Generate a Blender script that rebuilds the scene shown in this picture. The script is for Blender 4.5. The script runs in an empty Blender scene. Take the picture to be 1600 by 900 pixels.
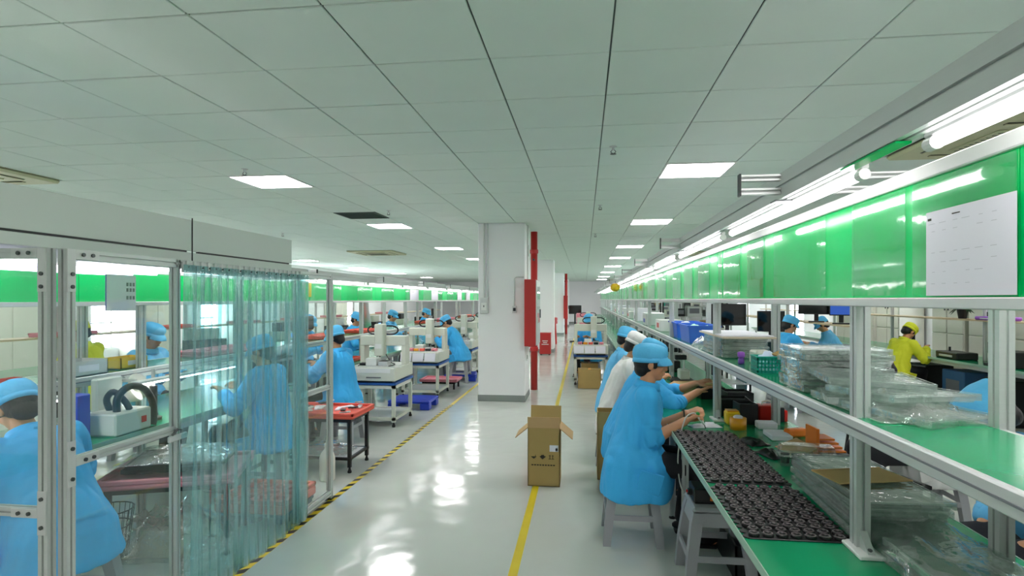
import bpy, bmesh, math, random
from mathutils import Vector, Matrix, Euler, noise
R = math.radians
rnd = random.Random(7)
scene = bpy.context.scene
COL = scene.collection

# ------------------------------------------------------------------ camera, world, exposure
cam_d = bpy.data.cameras.new('camera')
cam_d.sensor_width = 36.0
cam_d.lens = 20.25
cam_d.shift_y = 0.01125
cam_d.clip_start = 0.02
cam_d.clip_end = 200
cam = bpy.data.objects.new('camera', cam_d)
COL.objects.link(cam)
cam.location = (0, 0, 1.6)
cam.rotation_euler = (R(90), 0, math.atan(113 / 900))
scene.camera = cam

world = bpy.data.worlds.new('world')
scene.world = world
world.use_nodes = True
bgn = world.node_tree.nodes['Background']
bgn.inputs[0].default_value = (0.75, 0.85, 1.0, 1)
bgn.inputs[1].default_value = 1.0

scene.view_settings.view_transform = 'Standard'
scene.view_settings.look = 'None'
scene.view_settings.gamma = 1.0
scene.view_settings.use_curve_mapping = False
scene.view_settings.exposure = 0.32
scene.cycles.transparent_max_bounces = 32
scene.cycles.max_bounces = 6
scene.cycles.diffuse_bounces = 4
scene.cycles.sample_clamp_indirect = 6.0

PANEL_E = 27.0      # LED ceiling panels
TUBE_E = 11.0      # LED tubes of the benches
WINDOW_E = 14.0

# ------------------------------------------------------------------ mesh collector
def smooth_flag(me):
    me.polygons.foreach_set('use_smooth', [True] * len(me.polygons))

class MB:
    def __init__(s):
        s.v = []; s.f = []; s.m = []
    def add(s, vs, fs, m=0):
        o = len(s.v)
        s.v.extend([tuple(v) for v in vs])
        for f in fs:
            s.f.append([i + o for i in f]); s.m.append(m)
        return s
    def box(s, x0, x1, y0, y1, z0, z1, b=0.0, m=0, mat=None):
        if x0 > x1: x0, x1 = x1, x0
        if y0 > y1: y0, y1 = y1, y0
        if z0 > z1: z0, z1 = z1, z0
        if b <= 0:
            vs = [(x, y, z) for x in (x0, x1) for y in (y0, y1) for z in (z0, z1)]
            fs = [(0, 1, 3, 2), (4, 6, 7, 5), (0, 4, 5, 1), (2, 3, 7, 6), (0, 2, 6, 4), (1, 5, 7, 3)]
        else:
            b = min(b, (x1 - x0) * .49, (y1 - y0) * .49, (z1 - z0) * .49)
            vs = []; idx = {}
            X = (x0, x1); Y = (y0, y1); Z = (z0, z1); S = (1, -1)
            for i in (0, 1):
                for j in (0, 1):
                    for k in (0, 1):
                        for a in range(3):
                            p = [X[i], Y[j], Z[k]]
                            for c, t in ((0, i), (1, j), (2, k)):
                                if c != a: p[c] += S[t] * b
                            idx[(i, j, k, a)] = len(vs); vs.append(p)
            fs = []
            I = lambda i, j, k, a: idx[(i, j, k, a)]
            for t in (0, 1):
                q = [I(t, 0, 0, 0), I(t, 1, 0, 0), I(t, 1, 1, 0), I(t, 0, 1, 0)]; fs.append(q if t else q[::-1])
                q = [I(0, t, 0, 1), I(0, t, 1, 1), I(1, t, 1, 1), I(1, t, 0, 1)]; fs.append(q if t else q[::-1])
                q = [I(0, 0, t, 2), I(1, 0, t, 2), I(1, 1, t, 2), I(0, 1, t, 2)]; fs.append(q if t else q[::-1])
            for j in (0, 1):
                for k in (0, 1):
                    q = [I(0, j, k, 1), I(1, j, k, 1), I(1, j, k, 2), I(0, j, k, 2)]; fs.append(q if (j ^ k) else q[::-1])
                    q = [I(j, 0, k, 0), I(j, 1, k, 0), I(j, 1, k, 2), I(j, 0, k, 2)]; fs.append(q[::-1] if (j ^ k) else q)
                    q = [I(j, k, 0, 0), I(j, k, 1, 0), I(j, k, 1, 1), I(j, k, 0, 1)]; fs.append(q if (j ^ k) else q[::-1])
            for i in (0, 1):
                for j in (0, 1):
                    for k in (0, 1):
                        q = [I(i, j, k, 0), I(i, j, k, 1), I(i, j, k, 2)]
                        fs.append(q if (i + j + k) % 2 else q[::-1])
        if mat is not None: vs = [mat @ Vector(v) for v in vs]
        return s.add(vs, fs, m)
    def cyl(s, p0, p1, r0, r1=None, n=12, m=0, caps=True):
        r1 = r0 if r1 is None else r1
        p0 = Vector(p0); p1 = Vector(p1); d = (p1 - p0).normalized()
        a = d.orthogonal().normalized(); b = d.cross(a)
        vs = []
        for p, r in ((p0, r0), (p1, r1)):
            for i in range(n):
                t = 2 * math.pi * i / n
                vs.append(p + a * (r * math.cos(t)) + b * (r * math.sin(t)))
        fs = [(i, (i + 1) % n, n + (i + 1) % n, n + i) for i in range(n)]
        if caps: fs += [tuple(range(n))[::-1], tuple(range(n, 2 * n))]
        return s.add(vs, fs, m)
    def tube(s, path, r, n=8, m=0):
        P = [Vector(p) for p in path]; k = len(P)
        rr = r if isinstance(r, (list, tuple)) else [r] * k
        vs = []; a = None
        for i in range(k):
            d = (P[min(i + 1, k - 1)] - P[max(i - 1, 0)]).normalized()
            if a is None: a = d.orthogonal().normalized()
            else:
                a = (a - d * a.dot(d))
                a = a.normalized() if a.length > 1e-6 else d.orthogonal().normalized()
            b = d.cross(a)
            for j in range(n):
                t = 2 * math.pi * j / n
                vs.append(P[i] + a * (rr[i] * math.cos(t)) + b * (rr[i] * math.sin(t)))
        fs = []
        for i in range(k - 1):
            for j in range(n):
                fs.append((i * n + j, i * n + (j + 1) % n, (i + 1) * n + (j + 1) % n, (i + 1) * n + j))
        fs += [tuple(range(n))[::-1], tuple(range((k - 1) * n, k * n))]
        return s.add(vs, fs, m)
    def lathe(s, prof, c=(0, 0, 0), n=20, m=0, sx=1, sy=1):
        vs = []; k = len(prof)
        for r, z in prof:
            for j in range(n):
                t = 2 * math.pi * j / n
                vs.append((c[0] + sx * r * math.cos(t), c[1] + sy * r * math.sin(t), c[2] + z))
        fs = []
        for i in range(k - 1):
            for j in range(n):
                fs.append((i * n + j, i * n + (j + 1) % n, (i + 1) * n + (j + 1) % n, (i + 1) * n + j))
        fs += [tuple(range(n))[::-1], tuple(range((k - 1) * n, k * n))]
        return s.add(vs, fs, m)
    def ell(s, c, r, n=14, m=0, mat=None):
        vs = []; h = max(6, n // 2 + 2)
        vs.append((0, 0, -1))
        for i in range(1, h):
            p = -math.pi / 2 + math.pi * i / h
            for j in range(n):
                t = 2 * math.pi * j / n
                vs.append((math.cos(p) * math.cos(t), math.cos(p) * math.sin(t), math.sin(p)))
        vs.append((0, 0, 1)); L = len(vs) - 1
        fs = [(0, 1 + (j + 1) % n, 1 + j) for j in range(n)]
        for i in range(h - 2):
            for j in range(n):
                a = 1 + i * n
                fs.append((a + j, a + (j + 1) % n, a + n + (j + 1) % n, a + n + j))
        a = 1 + (h - 2) * n
        fs += [(a + j, a + (j + 1) % n, L) for j in range(n)]
        vs = [Vector((c[0] + r[0] * v[0], c[1] + r[1] * v[1], c[2] + r[2] * v[2])) for v in vs]
        if mat is not None: vs = [mat @ v for v in vs]
        return s.add(vs, fs, m)
    def loft(s, rings, m=0, mat=None):
        n = len(rings[0]); vs = [Vector(p) for r in rings for p in r]
        if mat is not None: vs = [mat @ v for v in vs]
        fs = []
        for i in range(len(rings) - 1):
            for j in range(n):
                fs.append((i * n + j, i * n + (j + 1) % n, (i + 1) * n + (j + 1) % n, (i + 1) * n + j))
        fs += [tuple(range(n))[::-1], tuple(range((len(rings) - 1) * n, len(rings) * n))]
        return s.add(vs, fs, m)
    def prism(s, poly, axis, a0, a1, m=0):
        # poly: 2D points in the two remaining axes (in x,y,z order), extruded along axis
        def P(u, w, a):
            return {'x': (a, u, w), 'y': (u, a, w), 'z': (u, w, a)}[axis]
        n = len(poly)
        vs = [P(u, w, a0) for u, w in poly] + [P(u, w, a1) for u, w in poly]
        fs = [(i, (i + 1) % n, n + (i + 1) % n, n + i) for i in range(n)]
        fs += [tuple(range(n))[::-1], tuple(range(n, 2 * n))]
        return s.add(vs, fs, m)
    def profile(s, axis, a0, a1, u0, u1, w0, w1, m=0, slots_u=1, slots_w=1):
        """aluminium T-slot extrusion along axis with a groove in each face"""
        u0, u1 = min(u0, u1), max(u0, u1); w0, w1 = min(w0, w1), max(w0, w1)
        a0, a1 = min(a0, a1), max(a0, a1)
        g = .0045; d = .009
        def side(p, q, k):
            # points from corner p towards corner q, with k grooves cut inwards (left of travel)
            out = [p]; dx = q[0] - p[0]; dy = q[1] - p[1]; L = math.hypot(dx, dy); ex, ey = dx / L, dy / L
            nx, ny = -ey, ex
            for i in range(k):
                c = L * (i + .5) / k
                for t, e in ((c - g, 0), (c - g, d), (c + g, d), (c + g, 0)):
                    out.append((p[0] + ex * t + nx * e, p[1] + ey * t + ny * e))
            return out
        poly = side((u0, w0), (u1, w0), slots_u) + side((u1, w0), (u1, w1), slots_w) + side((u1, w1), (u0, w1), slots_u) + side((u0, w1), (u0, w0), slots_w)
        return s.prism(poly, axis, a0, a1, m)
    def mesh(s, name, mats, smooth=False):
        me = bpy.data.meshes.new(name)
        me.from_pydata(s.v, [], s.f)
        bm = bmesh.new(); bm.from_mesh(me)
        bmesh.ops.recalc_face_normals(bm, faces=bm.faces)
        bm.to_mesh(me); bm.free()
        if not isinstance(mats, (list, tuple)): mats = [mats]
        for mt in mats: me.materials.append(mt)
        if len(mats) > 1: me.polygons.foreach_set('material_index', s.m)
        if smooth: smooth_flag(me)
        return me
    def build(s, name, mats, parent=None, smooth=False):
        return link(name, s.mesh(name, mats, smooth), parent)

def link(name, me, parent=None, loc=None, rot=None):
    o = bpy.data.objects.new(name, me)
    COL.objects.link(o)
    if parent is not None: o.parent = parent
    if loc is not None: o.location = loc
    if rot is not None: o.rotation_euler = rot
    return o
def tag(o, label=None, cat=None, group=None, kind=None):
    if label: o['label'] = label
    if cat: o['category'] = cat
    if group: o['group'] = group
    if kind: o['kind'] = kind
    return o
def thing(name, label, cat, loc=(0, 0, 0), rotz=0, group=None):
    o = bpy.data.objects.new(name, None)
    o.empty_display_size = .05
    COL.objects.link(o)
    o.location = loc; o.rotation_euler = (0, 0, R(rotz))
    return tag(o, label, cat, group)
def copy_tree(root, loc, rotz=None, label=None, group=None, parent=None):
    c = root.copy(); COL.objects.link(c)
    if parent is not None: c.parent = parent
    if loc is not None: c.location = loc
    if rotz is not None: c.rotation_euler = (0, 0, R(rotz))
    if label: c['label'] = label
    if group: c['group'] = group
    for ch in list(root.children):
        copy_tree(ch, None, None, parent=c)
    return c
def auto_smooth(o, ang=40):
    me = o.data
    smooth_flag(me)
    try: me.set_sharp_from_angle(angle=R(ang))
    except Exception: pass
    return o
def curve(path, n=5):
    P = [Vector(p) for p in path]; out = []
    for i in range(len(P) - 1):
        a, b, c, d = P[max(i - 1, 0)], P[i], P[i + 1], P[min(i + 2, len(P) - 1)]
        for k in range(n):
            t = k / n
            out.append(.5 * ((2 * b) + (c - a) * t + (2 * a - 5 * b + 4 * c - d) * t * t + (3 * b - a - 3 * c + d) * t ** 3))
    out.append(P[-1])
    return out
ORD = ['nearest', 'second', 'third', 'fourth', 'fifth', 'sixth', 'seventh', 'eighth', 'ninth', 'tenth', 'eleventh', 'twelfth',
       'thirteenth', 'fourteenth', 'fifteenth', 'sixteenth', 'seventeenth', 'eighteenth', 'nineteenth', 'twentieth', 'twenty-first', 'twenty-second', 'twenty-third', 'twenty-fourth']

# ------------------------------------------------------------------ materials
MATS = {}
def lin(c):
    return tuple(((v / 255) / 12.92 if v / 255 <= .04045 else ((v / 255 + .055) / 1.055) ** 2.4) for v in c)
def mk(name, rgb, rough=.5, metal=0.0, var=.05, scale=6.0, bump=0.0, bscale=60.0, spec=.5, coat=0.0, emit=0.0, ecol=None, srgb=True, rvar=0.0, sheen=0.0, stretch=None):
    if name in MATS: return MATS[name]
    c = lin(rgb) if srgb else rgb
    m = bpy.data.materials.new(name); m.use_nodes = True
    nt = m.node_tree; N = nt.nodes; L = nt.links
    b = N['Principled BSDF']
    b.inputs['Roughness'].default_value = rough
    b.inputs['Metallic'].default_value = metal
    b.inputs['Specular IOR Level'].default_value = spec
    b.inputs['Coat Weight'].default_value = coat
    b.inputs['Coat Roughness'].default_value = .08
    tc = N.new('ShaderNodeTexCoord')
    src = tc.outputs['Object']
    if stretch:
        mp = N.new('ShaderNodeMapping'); mp.inputs['Scale'].default_value = stretch
        L.new(src, mp.inputs['Vector']); src = mp.outputs['Vector']
    nz = N.new('ShaderNodeTexNoise'); nz.inputs['Scale'].default_value = scale; nz.inputs['Detail'].default_value = 4
    L.new(src, nz.inputs['Vector'])
    mx = N.new('ShaderNodeMix'); mx.data_type = 'RGBA'
    mx.inputs[6].default_value = tuple(max(0, v * (1 - var)) for v in c) + (1,)
    mx.inputs[7].default_value = tuple(min(1, v * (1 + var)) for v in c) + (1,)
    L.new(nz.outputs['Fac'], mx.inputs[0])
    L.new(mx.outputs[2], b.inputs['Base Color'])
    if rvar:
        mr = N.new('ShaderNodeMapRange'); mr.inputs[3].default_value = max(0, rough - rvar); mr.inputs[4].default_value = rough + rvar
        L.new(nz.outputs['Fac'], mr.inputs[0]); L.new(mr.outputs[0], b.inputs['Roughness'])
    if bump:
        n2 = N.new('ShaderNodeTexNoise'); n2.inputs['Scale'].default_value = bscale; n2.inputs['Detail'].default_value = 3
        L.new(src, n2.inputs['Vector'])
        bp = N.new('ShaderNodeBump'); bp.inputs['Strength'].default_value = bump; bp.inputs['Distance'].default_value = .01
        L.new(n2.outputs['Fac'], bp.inputs['Height']); L.new(bp.outputs['Normal'], b.inputs['Normal'])
    if emit:
        b.inputs['Emission Strength'].default_value = emit
        b.inputs['Emission Color'].default_value = tuple(ecol or c) + (1,)
    MATS[name] = m
    return m
def clear(name, tint, haze=.08, hazecol=(.9, .95, .95), gloss=.12, rough=.06, wave=0.0, wscale=14, stretch=None):
    """thin clear plastic or glass: tinted see-through, fresnel gloss and a trace of milky haze"""
    m = bpy.data.materials.new(name); m.use_nodes = True
    nt = m.node_tree; N = nt.nodes; L = nt.links
    N.remove(N['Principled BSDF'])
    out = N['Material Output']
    tr = N.new('ShaderNodeBsdfTransparent'); tr.inputs[0].default_value = tuple(tint) + (1,)
    gl = N.new('ShaderNodeBsdfGlossy'); gl.inputs['Roughness'].default_value = rough; gl.inputs[0].default_value = (1, 1, 1, 1)
    df = N.new('ShaderNodeBsdfDiffuse'); df.inputs[0].default_value = tuple(hazecol) + (1,)
    lw = N.new('ShaderNodeFresnel'); lw.inputs[0].default_value = 1.45
    mul = N.new('ShaderNodeMath'); mul.operation = 'MULTIPLY_ADD'; mul.inputs[1].default_value = .9; mul.inputs[2].default_value = gloss - .04; mul.use_clamp = True
    L.new(lw.outputs[0], mul.inputs[0])
    geo = N.new('ShaderNodeNewGeometry'); inv = N.new('ShaderNodeMath'); inv.operation = 'SUBTRACT'; inv.inputs[0].default_value = 1.0
    L.new(geo.outputs['Backfacing'], inv.inputs[1])
    fm = N.new('ShaderNodeMath'); fm.operation = 'MULTIPLY'; L.new(mul.outputs[0], fm.inputs[0]); L.new(inv.outputs[0], fm.inputs[1])
    m1 = N.new('ShaderNodeMixShader'); m1.inputs[0].default_value = haze
    tc = N.new('ShaderNodeTexCoord'); src = tc.outputs['Object']
    if stretch:
        mp = N.new('ShaderNodeMapping'); mp.inputs['Scale'].default_value = stretch
        L.new(src, mp.inputs['Vector']); src = mp.outputs['Vector']
    nz = N.new('ShaderNodeTexNoise'); nz.inputs['Scale'].default_value = wscale; nz.inputs['Detail'].default_value = 3
    L.new(src, nz.inputs['Vector'])
    mr = N.new('ShaderNodeMapRange'); mr.inputs[1].default_value = .3; mr.inputs[2].default_value = .7
    mr.inputs[3].default_value = haze * .4; mr.inputs[4].default_value = min(1, haze * 1.6)
    L.new(nz.outputs['Fac'], mr.inputs[0]); L.new(mr.outputs[0], m1.inputs[0])
    L.new(tr.outputs[0], m1.inputs[1]); L.new(df.outputs[0], m1.inputs[2])
    m2 = N.new('ShaderNodeMixShader')
    L.new(fm.outputs[0], m2.inputs[0]); L.new(m1.outputs[0], m2.inputs[1]); L.new(gl.outputs[0], m2.inputs[2])
    if wave:
        bp = N.new('ShaderNodeBump'); bp.inputs['Strength'].default_value = wave; bp.inputs['Distance'].default_value = .02
        L.new(nz.outputs['Fac'], bp.inputs['Height']); L.new(bp.outputs['Normal'], gl.inputs['Normal']); L.new(bp.outputs['Normal'], lw.inputs['Normal'])
    L.new(m2.outputs[0], out.inputs[0])
    MATS[name] = m
    return m
def emitter(name, col, strength):
    m = bpy.data.materials.new(name); m.use_nodes = True
    N = m.node_tree.nodes; N.remove(N['Principled BSDF'])
    e = N.new('ShaderNodeEmission'); e.inputs[0].default_value = tuple(col) + (1,); e.inputs[1].default_value = strength
    m.node_tree.links.new(e.outputs[0], N['Material Output'].inputs[0])
    MATS[name] = m
    return m

m_ceil = mk('ceiling tile board', (222, 234, 227), .9, var=.035, scale=2.2, bump=.12, bscale=220)
m_ceilgap = mk('ceiling grid metal', (92, 104, 98), .6, var=.04)
m_wall = mk('white wall paint', (246, 246, 247), .7, var=.02, scale=1.2, bump=.05, bscale=90)
m_skirt = mk('grey skirting', (140, 146, 143), .5)
m_alu = mk('brushed aluminium', (196, 202, 199), .36, .3, var=.05, scale=5, rvar=.06, stretch=(1, 1, 30))
m_alu2 = mk('matt aluminium', (205, 208, 206), .42, .25, var=.04, scale=4)
m_dark = mk('dark steel', (38, 42, 42), .45, .3)
m_black = mk('black plastic', (16, 17, 18), .42, var=.15)
m_rubber = mk('black rubber', (20, 21, 22), .7)
m_bolt = mk('bolt steel', (90, 94, 94), .35, .8)
m_white = mk('white enamel', (232, 234, 230), .4, var=.02)
m_offw = mk('machine off white', (214, 218, 204), .42, var=.03)
m_cream = mk('cream powder coat', (216, 220, 206), .45, var=.03)
m_red = mk('red enamel', (188, 42, 40), .38, var=.06, scale=3)
m_redtray = mk('salmon red foam tray', (232, 98, 80), .6, var=.06, scale=9, bump=.1)
m_pinktray = mk('pink foam tray', (226, 140, 152), .6, var=.05, scale=9, bump=.1)
m_blue = mk('blue plastic', (30, 62, 190), .4, var=.07)
m_bluebin = mk('light blue plastic', (58, 110, 222), .4, var=.07)
m_bluetop = mk('blue table mat', (38, 92, 168), .5, var=.06)
m_esd = mk('green antistatic mat', (14, 148, 98), .16, var=.07, scale=3, spec=.55, rvar=.05)
m_esdedge = mk('pale green mat edge', (150, 186, 166), .4)
m_green = mk('bright green board', (0, 204, 106), .16, var=.05, scale=2, spec=.2)
m_grey = mk('grey stool plastic', (158, 160, 164), .45, var=.04)
m_card = mk('brown cardboard', (178, 150, 92), .8, var=.06, scale=7, bump=.08, bscale=120)
m_card_in = mk('cardboard inner', (196, 160, 112), .85, var=.05)
m_ink = mk('dark print', (52, 44, 34), .8)
m_greyink = mk('grey print', (120, 122, 128), .8)
m_paper = mk('white paper', (232, 232, 240), .75, var=.02)
m_orange = mk('orange plastic', (236, 122, 24), .4, var=.06)
m_yellow = mk('yellow plastic', (236, 196, 34), .45, var=.06)
m_amber = mk('amber tape', (232, 158, 34), .3, var=.06)
m_brightred = mk('bright red plastic', (216, 38, 26), .38, var=.06)
m_teal = mk('teal plastic', (24, 164, 142), .4, var=.05)
m_purple = mk('purple plastic', (150, 82, 190), .4)
m_rim = mk('dull metal rim', (150, 138, 140), .3, .6)
m_puck = mk('black component', (26, 24, 26), .35, var=.2, scale=40)
m_screen = mk('black screen', (8, 12, 12), .08, spec=.6)
m_lcd = mk('lit blue screen', (120, 160, 230), .3, emit=1.2, ecol=lin((130, 175, 240)))
m_wood = mk('light wood board', (206, 186, 150), .55, var=.08, scale=3, stretch=(1, 8, 1))
m_cartbeige = mk('beige steel cabinet', (206, 206, 192), .5, var=.02)
m_skin = mk('skin', (206, 150, 112), .5, var=.06, scale=14, spec=.35)
m_skin2 = mk('darker skin', (182, 126, 90), .5, var=.06, scale=14, spec=.35)
m_hair = mk('black hair', (18, 16, 16), .5, var=.3, scale=60, stretch=(1, 1, .15), bump=.4, bscale=90)
m_coat = mk('blue antistatic cloth', (58, 180, 246), .68, var=.08, scale=5, bump=.25, bscale=26)
m_capb = mk('blue cap cloth', (92, 192, 244), .7, var=.08, scale=8, bump=.3, bscale=34)
m_coatl = mk('pale blue antistatic cloth', (104, 192, 242), .68, var=.08, scale=5, bump=.25, bscale=26)
m_coatw = mk('white antistatic cloth', (228, 228, 226), .7, var=.04, scale=5, bump=.25, bscale=26)
m_coaty = mk('yellow knit cloth', (216, 222, 44), .75, var=.08, scale=5, bump=.25, bscale=26)
m_trous = mk('dark trousers', (28, 30, 36), .8, var=.1)
m_trousg = mk('grey trousers', (120, 124, 128), .8, var=.1)
m_shoe = mk('dark shoe', (24, 25, 28), .5)
m_eye = mk('dark eye', (18, 12, 10), .2)
m_lip = mk('lips', (176, 96, 88), .5)
m_tapey = mk('yellow floor tape', (224, 198, 36), .35, var=.1, scale=5)
m_tapeb = mk('black floor tape', (34, 34, 30), .4, var=.2)
m_acb = mk('beige air conditioner plastic', (196, 196, 160), .5, var=.03)
m_ventd = mk('dark vent grille', (70, 84, 80), .6)
m_header = mk('grey header board', (210, 218, 212), .6, var=.02, scale=1.5)
m_leaf = mk('dark green leaf', (20, 52, 26), .5, var=.3, scale=9)
m_cable = mk('pale grey cable', (196, 198, 190), .5)
m_bottle = mk('milky white plastic', (228, 226, 214), .35, var=.03)
m_beigebag = mk('beige foam sheet', (206, 200, 178), .8, var=.08, scale=9)
m_bluecloth = mk('blue cloth', (26, 72, 190), .8, var=.1)
m_silver = mk('silver foil duct', (196, 200, 200), .3, .7, var=.05)

g_glass = clear('clear acrylic pane', (.93, .97, .96), .03, (.7, .88, .82), .08, .03, .06, 3)
g_strip = clear('teal tinted curtain strip', (.70, .89, .90), .16, (.52, .82, .84), .13, .12, .5, 10, (6, 6, .7))
g_tray = clear('clear blister plastic', (.88, .92, .90), .10, (.74, .80, .78), .14, .08, .3, 14)
g_bag = clear('crinkled clear bag', (.92, .95, .93), .13, (.86, .87, .84), .15, .10, .8, 18)
g_haze = clear('dusty clear acrylic', (.86, .96, .91), .09, (.36, .80, .58), .06, .05, .05, 6)
g_pocket = clear('clear acrylic pocket', (.95, .98, .96), .06, (.1, .75, .42), .05, .04, .05, 4)
g_film = clear('green tinted film', (.52, .74, .58), .05, (.20, .50, .35), .06, .08, .4, 7)
g_pane = emitter('daylight window pane', (.86, .90, 1.0), WINDOW_E)
e_panel = emitter('lit LED panel', (1.0, .955, .965), PANEL_E)
e_tube = emitter('lit LED tube', (1.0, .95, .97), TUBE_E)

def floor_material():
    m = bpy.data.materials.new('glossy grey epoxy floor'); m.use_nodes = True
    nt = m.node_tree; N = nt.nodes; L = nt.links; b = N['Principled BSDF']
    tc = N.new('ShaderNodeTexCoord')
    n1 = N.new('ShaderNodeTexNoise'); n1.inputs['Scale'].default_value = .7; n1.inputs['Detail'].default_value = 5
    n2 = N.new('ShaderNodeTexNoise'); n2.inputs['Scale'].default_value = 2.2; n2.inputs['Detail'].default_value = 2
    n3 = N.new('ShaderNodeTexNoise'); n3.inputs['Scale'].default_value = 30; n3.inputs['Detail'].default_value = 4
    for n in (n1, n2, n3): L.new(tc.outputs['Object'], n.inputs['Vector'])
    cr = N.new('ShaderNodeMix'); cr.data_type = 'RGBA'
    cr.inputs[6].default_value = lin((192, 198, 190)) + (1,); cr.inputs[7].default_value = lin((206, 209, 202)) + (1,)
    L.new(n1.outputs['Fac'], cr.inputs[0]); L.new(cr.outputs[2], b.inputs['Base Color'])
    mr = N.new('ShaderNodeMapRange'); mr.inputs[3].default_value = .07; mr.inputs[4].default_value = .17
    L.new(n3.outputs['Fac'], mr.inputs[0]); L.new(mr.outputs[0], b.inputs['Roughness'])
    bp = N.new('ShaderNodeBump'); bp.inputs['Strength'].default_value = .09; bp.inputs['Distance'].default_value = .1
    L.new(n2.outputs['Fac'], bp.inputs['Height']); L.new(bp.outputs['Normal'], b.inputs['Normal'])
    b.inputs['Specular IOR Level'].default_value = .6
    return m
m_floor = floor_material()

# ------------------------------------------------------------------ room shell
XL, XR, YB, YF, HC = -10.0, 6.8, -4.0, 38.5, 2.8
tag(MB().box(XL - .2, XR + .2, YB - .2, YF + .2, -.2, 0).build('floor', m_floor), 'glossy pale grey epoxy floor of the hall', kind='structure')
ceil = MB().box(XL - .2, XR + .2, YB - .2, YF + .2, HC + .012, HC + .2).build('ceiling', m_ceilgap)
tag(ceil, 'suspended ceiling of pale green grey square tiles', kind='structure')
wf = MB().box(XL, XR, YF, YF + .2, 0, HC + .02).build('wall_far', m_wall); tag(wf, 'white painted end wall far down the aisle', kind='structure')
tag(MB().box(XL, XR, YB - .2, YB, 0, HC + .02).build('wall_back', m_wall), 'white painted wall behind the viewpoint', kind='structure')
tag(MB().box(XL, XR, YF - .02, YF, 0, .12).build('baseboard_far', m_skirt), 'grey skirting along the end wall', kind='structure')

def side_wall(name, x, sgn, wins, label):
    """wall plane at x, thickness outwards (sgn), with window openings wins = (y0, y1, z0, z1)"""
    mb = MB(); ys = YB; t = .2 * sgn
    for y0, y1, z0, z1 in wins:
        mb.box(x, x + t, ys, y0, 0, HC + .02)
        mb.box(x, x + t, y0, y1, 0, z0); mb.box(x, x + t, y0, y1, z1, HC + .02)
        ys = y1
    mb.box(x, x + t, ys, YF, 0, HC + .02)
    tag(mb.build(name, m_wall), label, kind='structure')
WL = [(7.4, 8.3, .55, 2.2), (10.6, 12.2, .55, 2.2), (14.0, 15.6, .55, 2.2), (18, 19.6, .55, 2.2), (22.5, 24.1, .55, 2.2)]
WR = [(11.42, 11.55, .05, 2.3), (11.82, 12.0, .05, 2.3), (14.2, 14.5, .5, 2.3), (19, 20.2, .6, 2.3), (25, 27, .6, 2.3)]
side_wall('wall_left', XL, -1, WL, 'white painted side wall behind the left benches')
side_wall('wall_right', XR, 1, WR, 'pale side wall behind the right hand benches')
wn = 0
for X, sg, W in ((XL, -1, WL), (XR, 1, WR)):
    for k, (y0, y1, z0, z1) in enumerate(W):
        wn += 1
        w = thing('window_%d' % wn, None, None, (X, (y0 + y1) / 2, z0)); w['kind'] = 'structure'
        w['label'] = 'daylit window in the %s wall, %s from the viewpoint' % ('left' if sg < 0 else 'right', ORD[k])
        h = z1 - z0; hw = (y1 - y0) / 2
        fr = MB()
        for yy in (-hw, hw - .03): fr.box(sg * .02, sg * .08, yy, yy + .03, 0, h)
        for zz in (0, h - .03): fr.box(sg * .02, sg * .08, -hw, hw, zz, zz + .03)
        fr.build('window_frame', m_alu2, w)
        ny = max(1, int(round(hw * 2 / .55))); nz_ = 3
        for i in range(ny):
            for j in range(nz_):
                a0 = -hw + .03 + i * (2 * hw - .06) / ny; a1 = -hw + .03 + (i + 1) * (2 * hw - .06) / ny
                b0 = .03 + j * (h - .06) / nz_; b1 = .03 + (j + 1) * (h - .06) / nz_
                MB().box(sg * .045, sg * .055, a0 + .014, a1 - .014, b0 + .014, b1 - .014).build('pane', g_pane, w)
        mu = MB()
        for i in range(1, ny):
            a = -hw + .03 + i * (2 * hw - .06) / ny; mu.box(sg * .03, sg * .07, a - .014, a + .014, .03, h - .03)
        for j in range(1, nz_):
            b = .03 + j * (h - .06) / nz_; mu.box(sg * .03, sg * .07, -hw + .03, hw - .03, b - .014, b + .014)
        mu.build('mullion', m_alu2, w)

# ------------------------------------------------------------------ ceiling tiles (pitch 0.595)
G = .595; GX0 = .125; GY0 = 2.835
PAN_K = [-9, -3, 4, 10, 17, 23, 30, 38, 46, 53]
PAN_X = {1: PAN_K, -6: PAN_K, -15: [-6, 1, 8, 16, 23, 30, 38, 46], 9: [-6, 1, 8, 16, 24, 33, 44]}  # right wall row and panels behind the camera: unseen, added for their light
panel_cells = {(i, k) for i, ks in PAN_X.items() for k in ks}
vent_cell = {(-6, 8)}
ac_cells = {}
for (i, k) in ((4, 2), (-11, 2), (-10, 18), (4, 20)):
    for a in (0, 1):
        for b_ in (0, 1): ac_cells[(i + a, k + b_)] = 1
th_ = math.atan(113 / 900); cth, sth = math.cos(th_), math.sin(th_)
def seen(X, Y, Z):
    d = -X * sth + Y * cth; u = X * cth + Y * sth
    if d < .3: return None
    return 800 + 900 * u / d, 468 - 900 * (Z - 1.6) / d, d
cells = []
for i in range(-17, 12):
    for k in range(-11, 60):
        x0 = max(GX0 + i * G, XL); x1 = min(GX0 + (i + 1) * G, XR); y0 = max(GY0 + k * G, YB); y1 = min(GY0 + (k + 1) * G, YF)
        if x1 - x0 < .05 or y1 - y0 < .05: continue
        if (i, k) in panel_cells or (i, k) in vent_cell or (i, k) in ac_cells: continue
        p = seen((x0 + x1) / 2, (y0 + y1) / 2, HC)
        sc = 0
        if p and -120 < p[0] < 1720 and -90 < p[1] < 470: sc = 1 / p[2]
        cells.append((sc, i, k, x0, x1, y0, y1))
cells.sort(key=lambda c: -c[0])
tile_me = {}
rest = MB()
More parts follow.
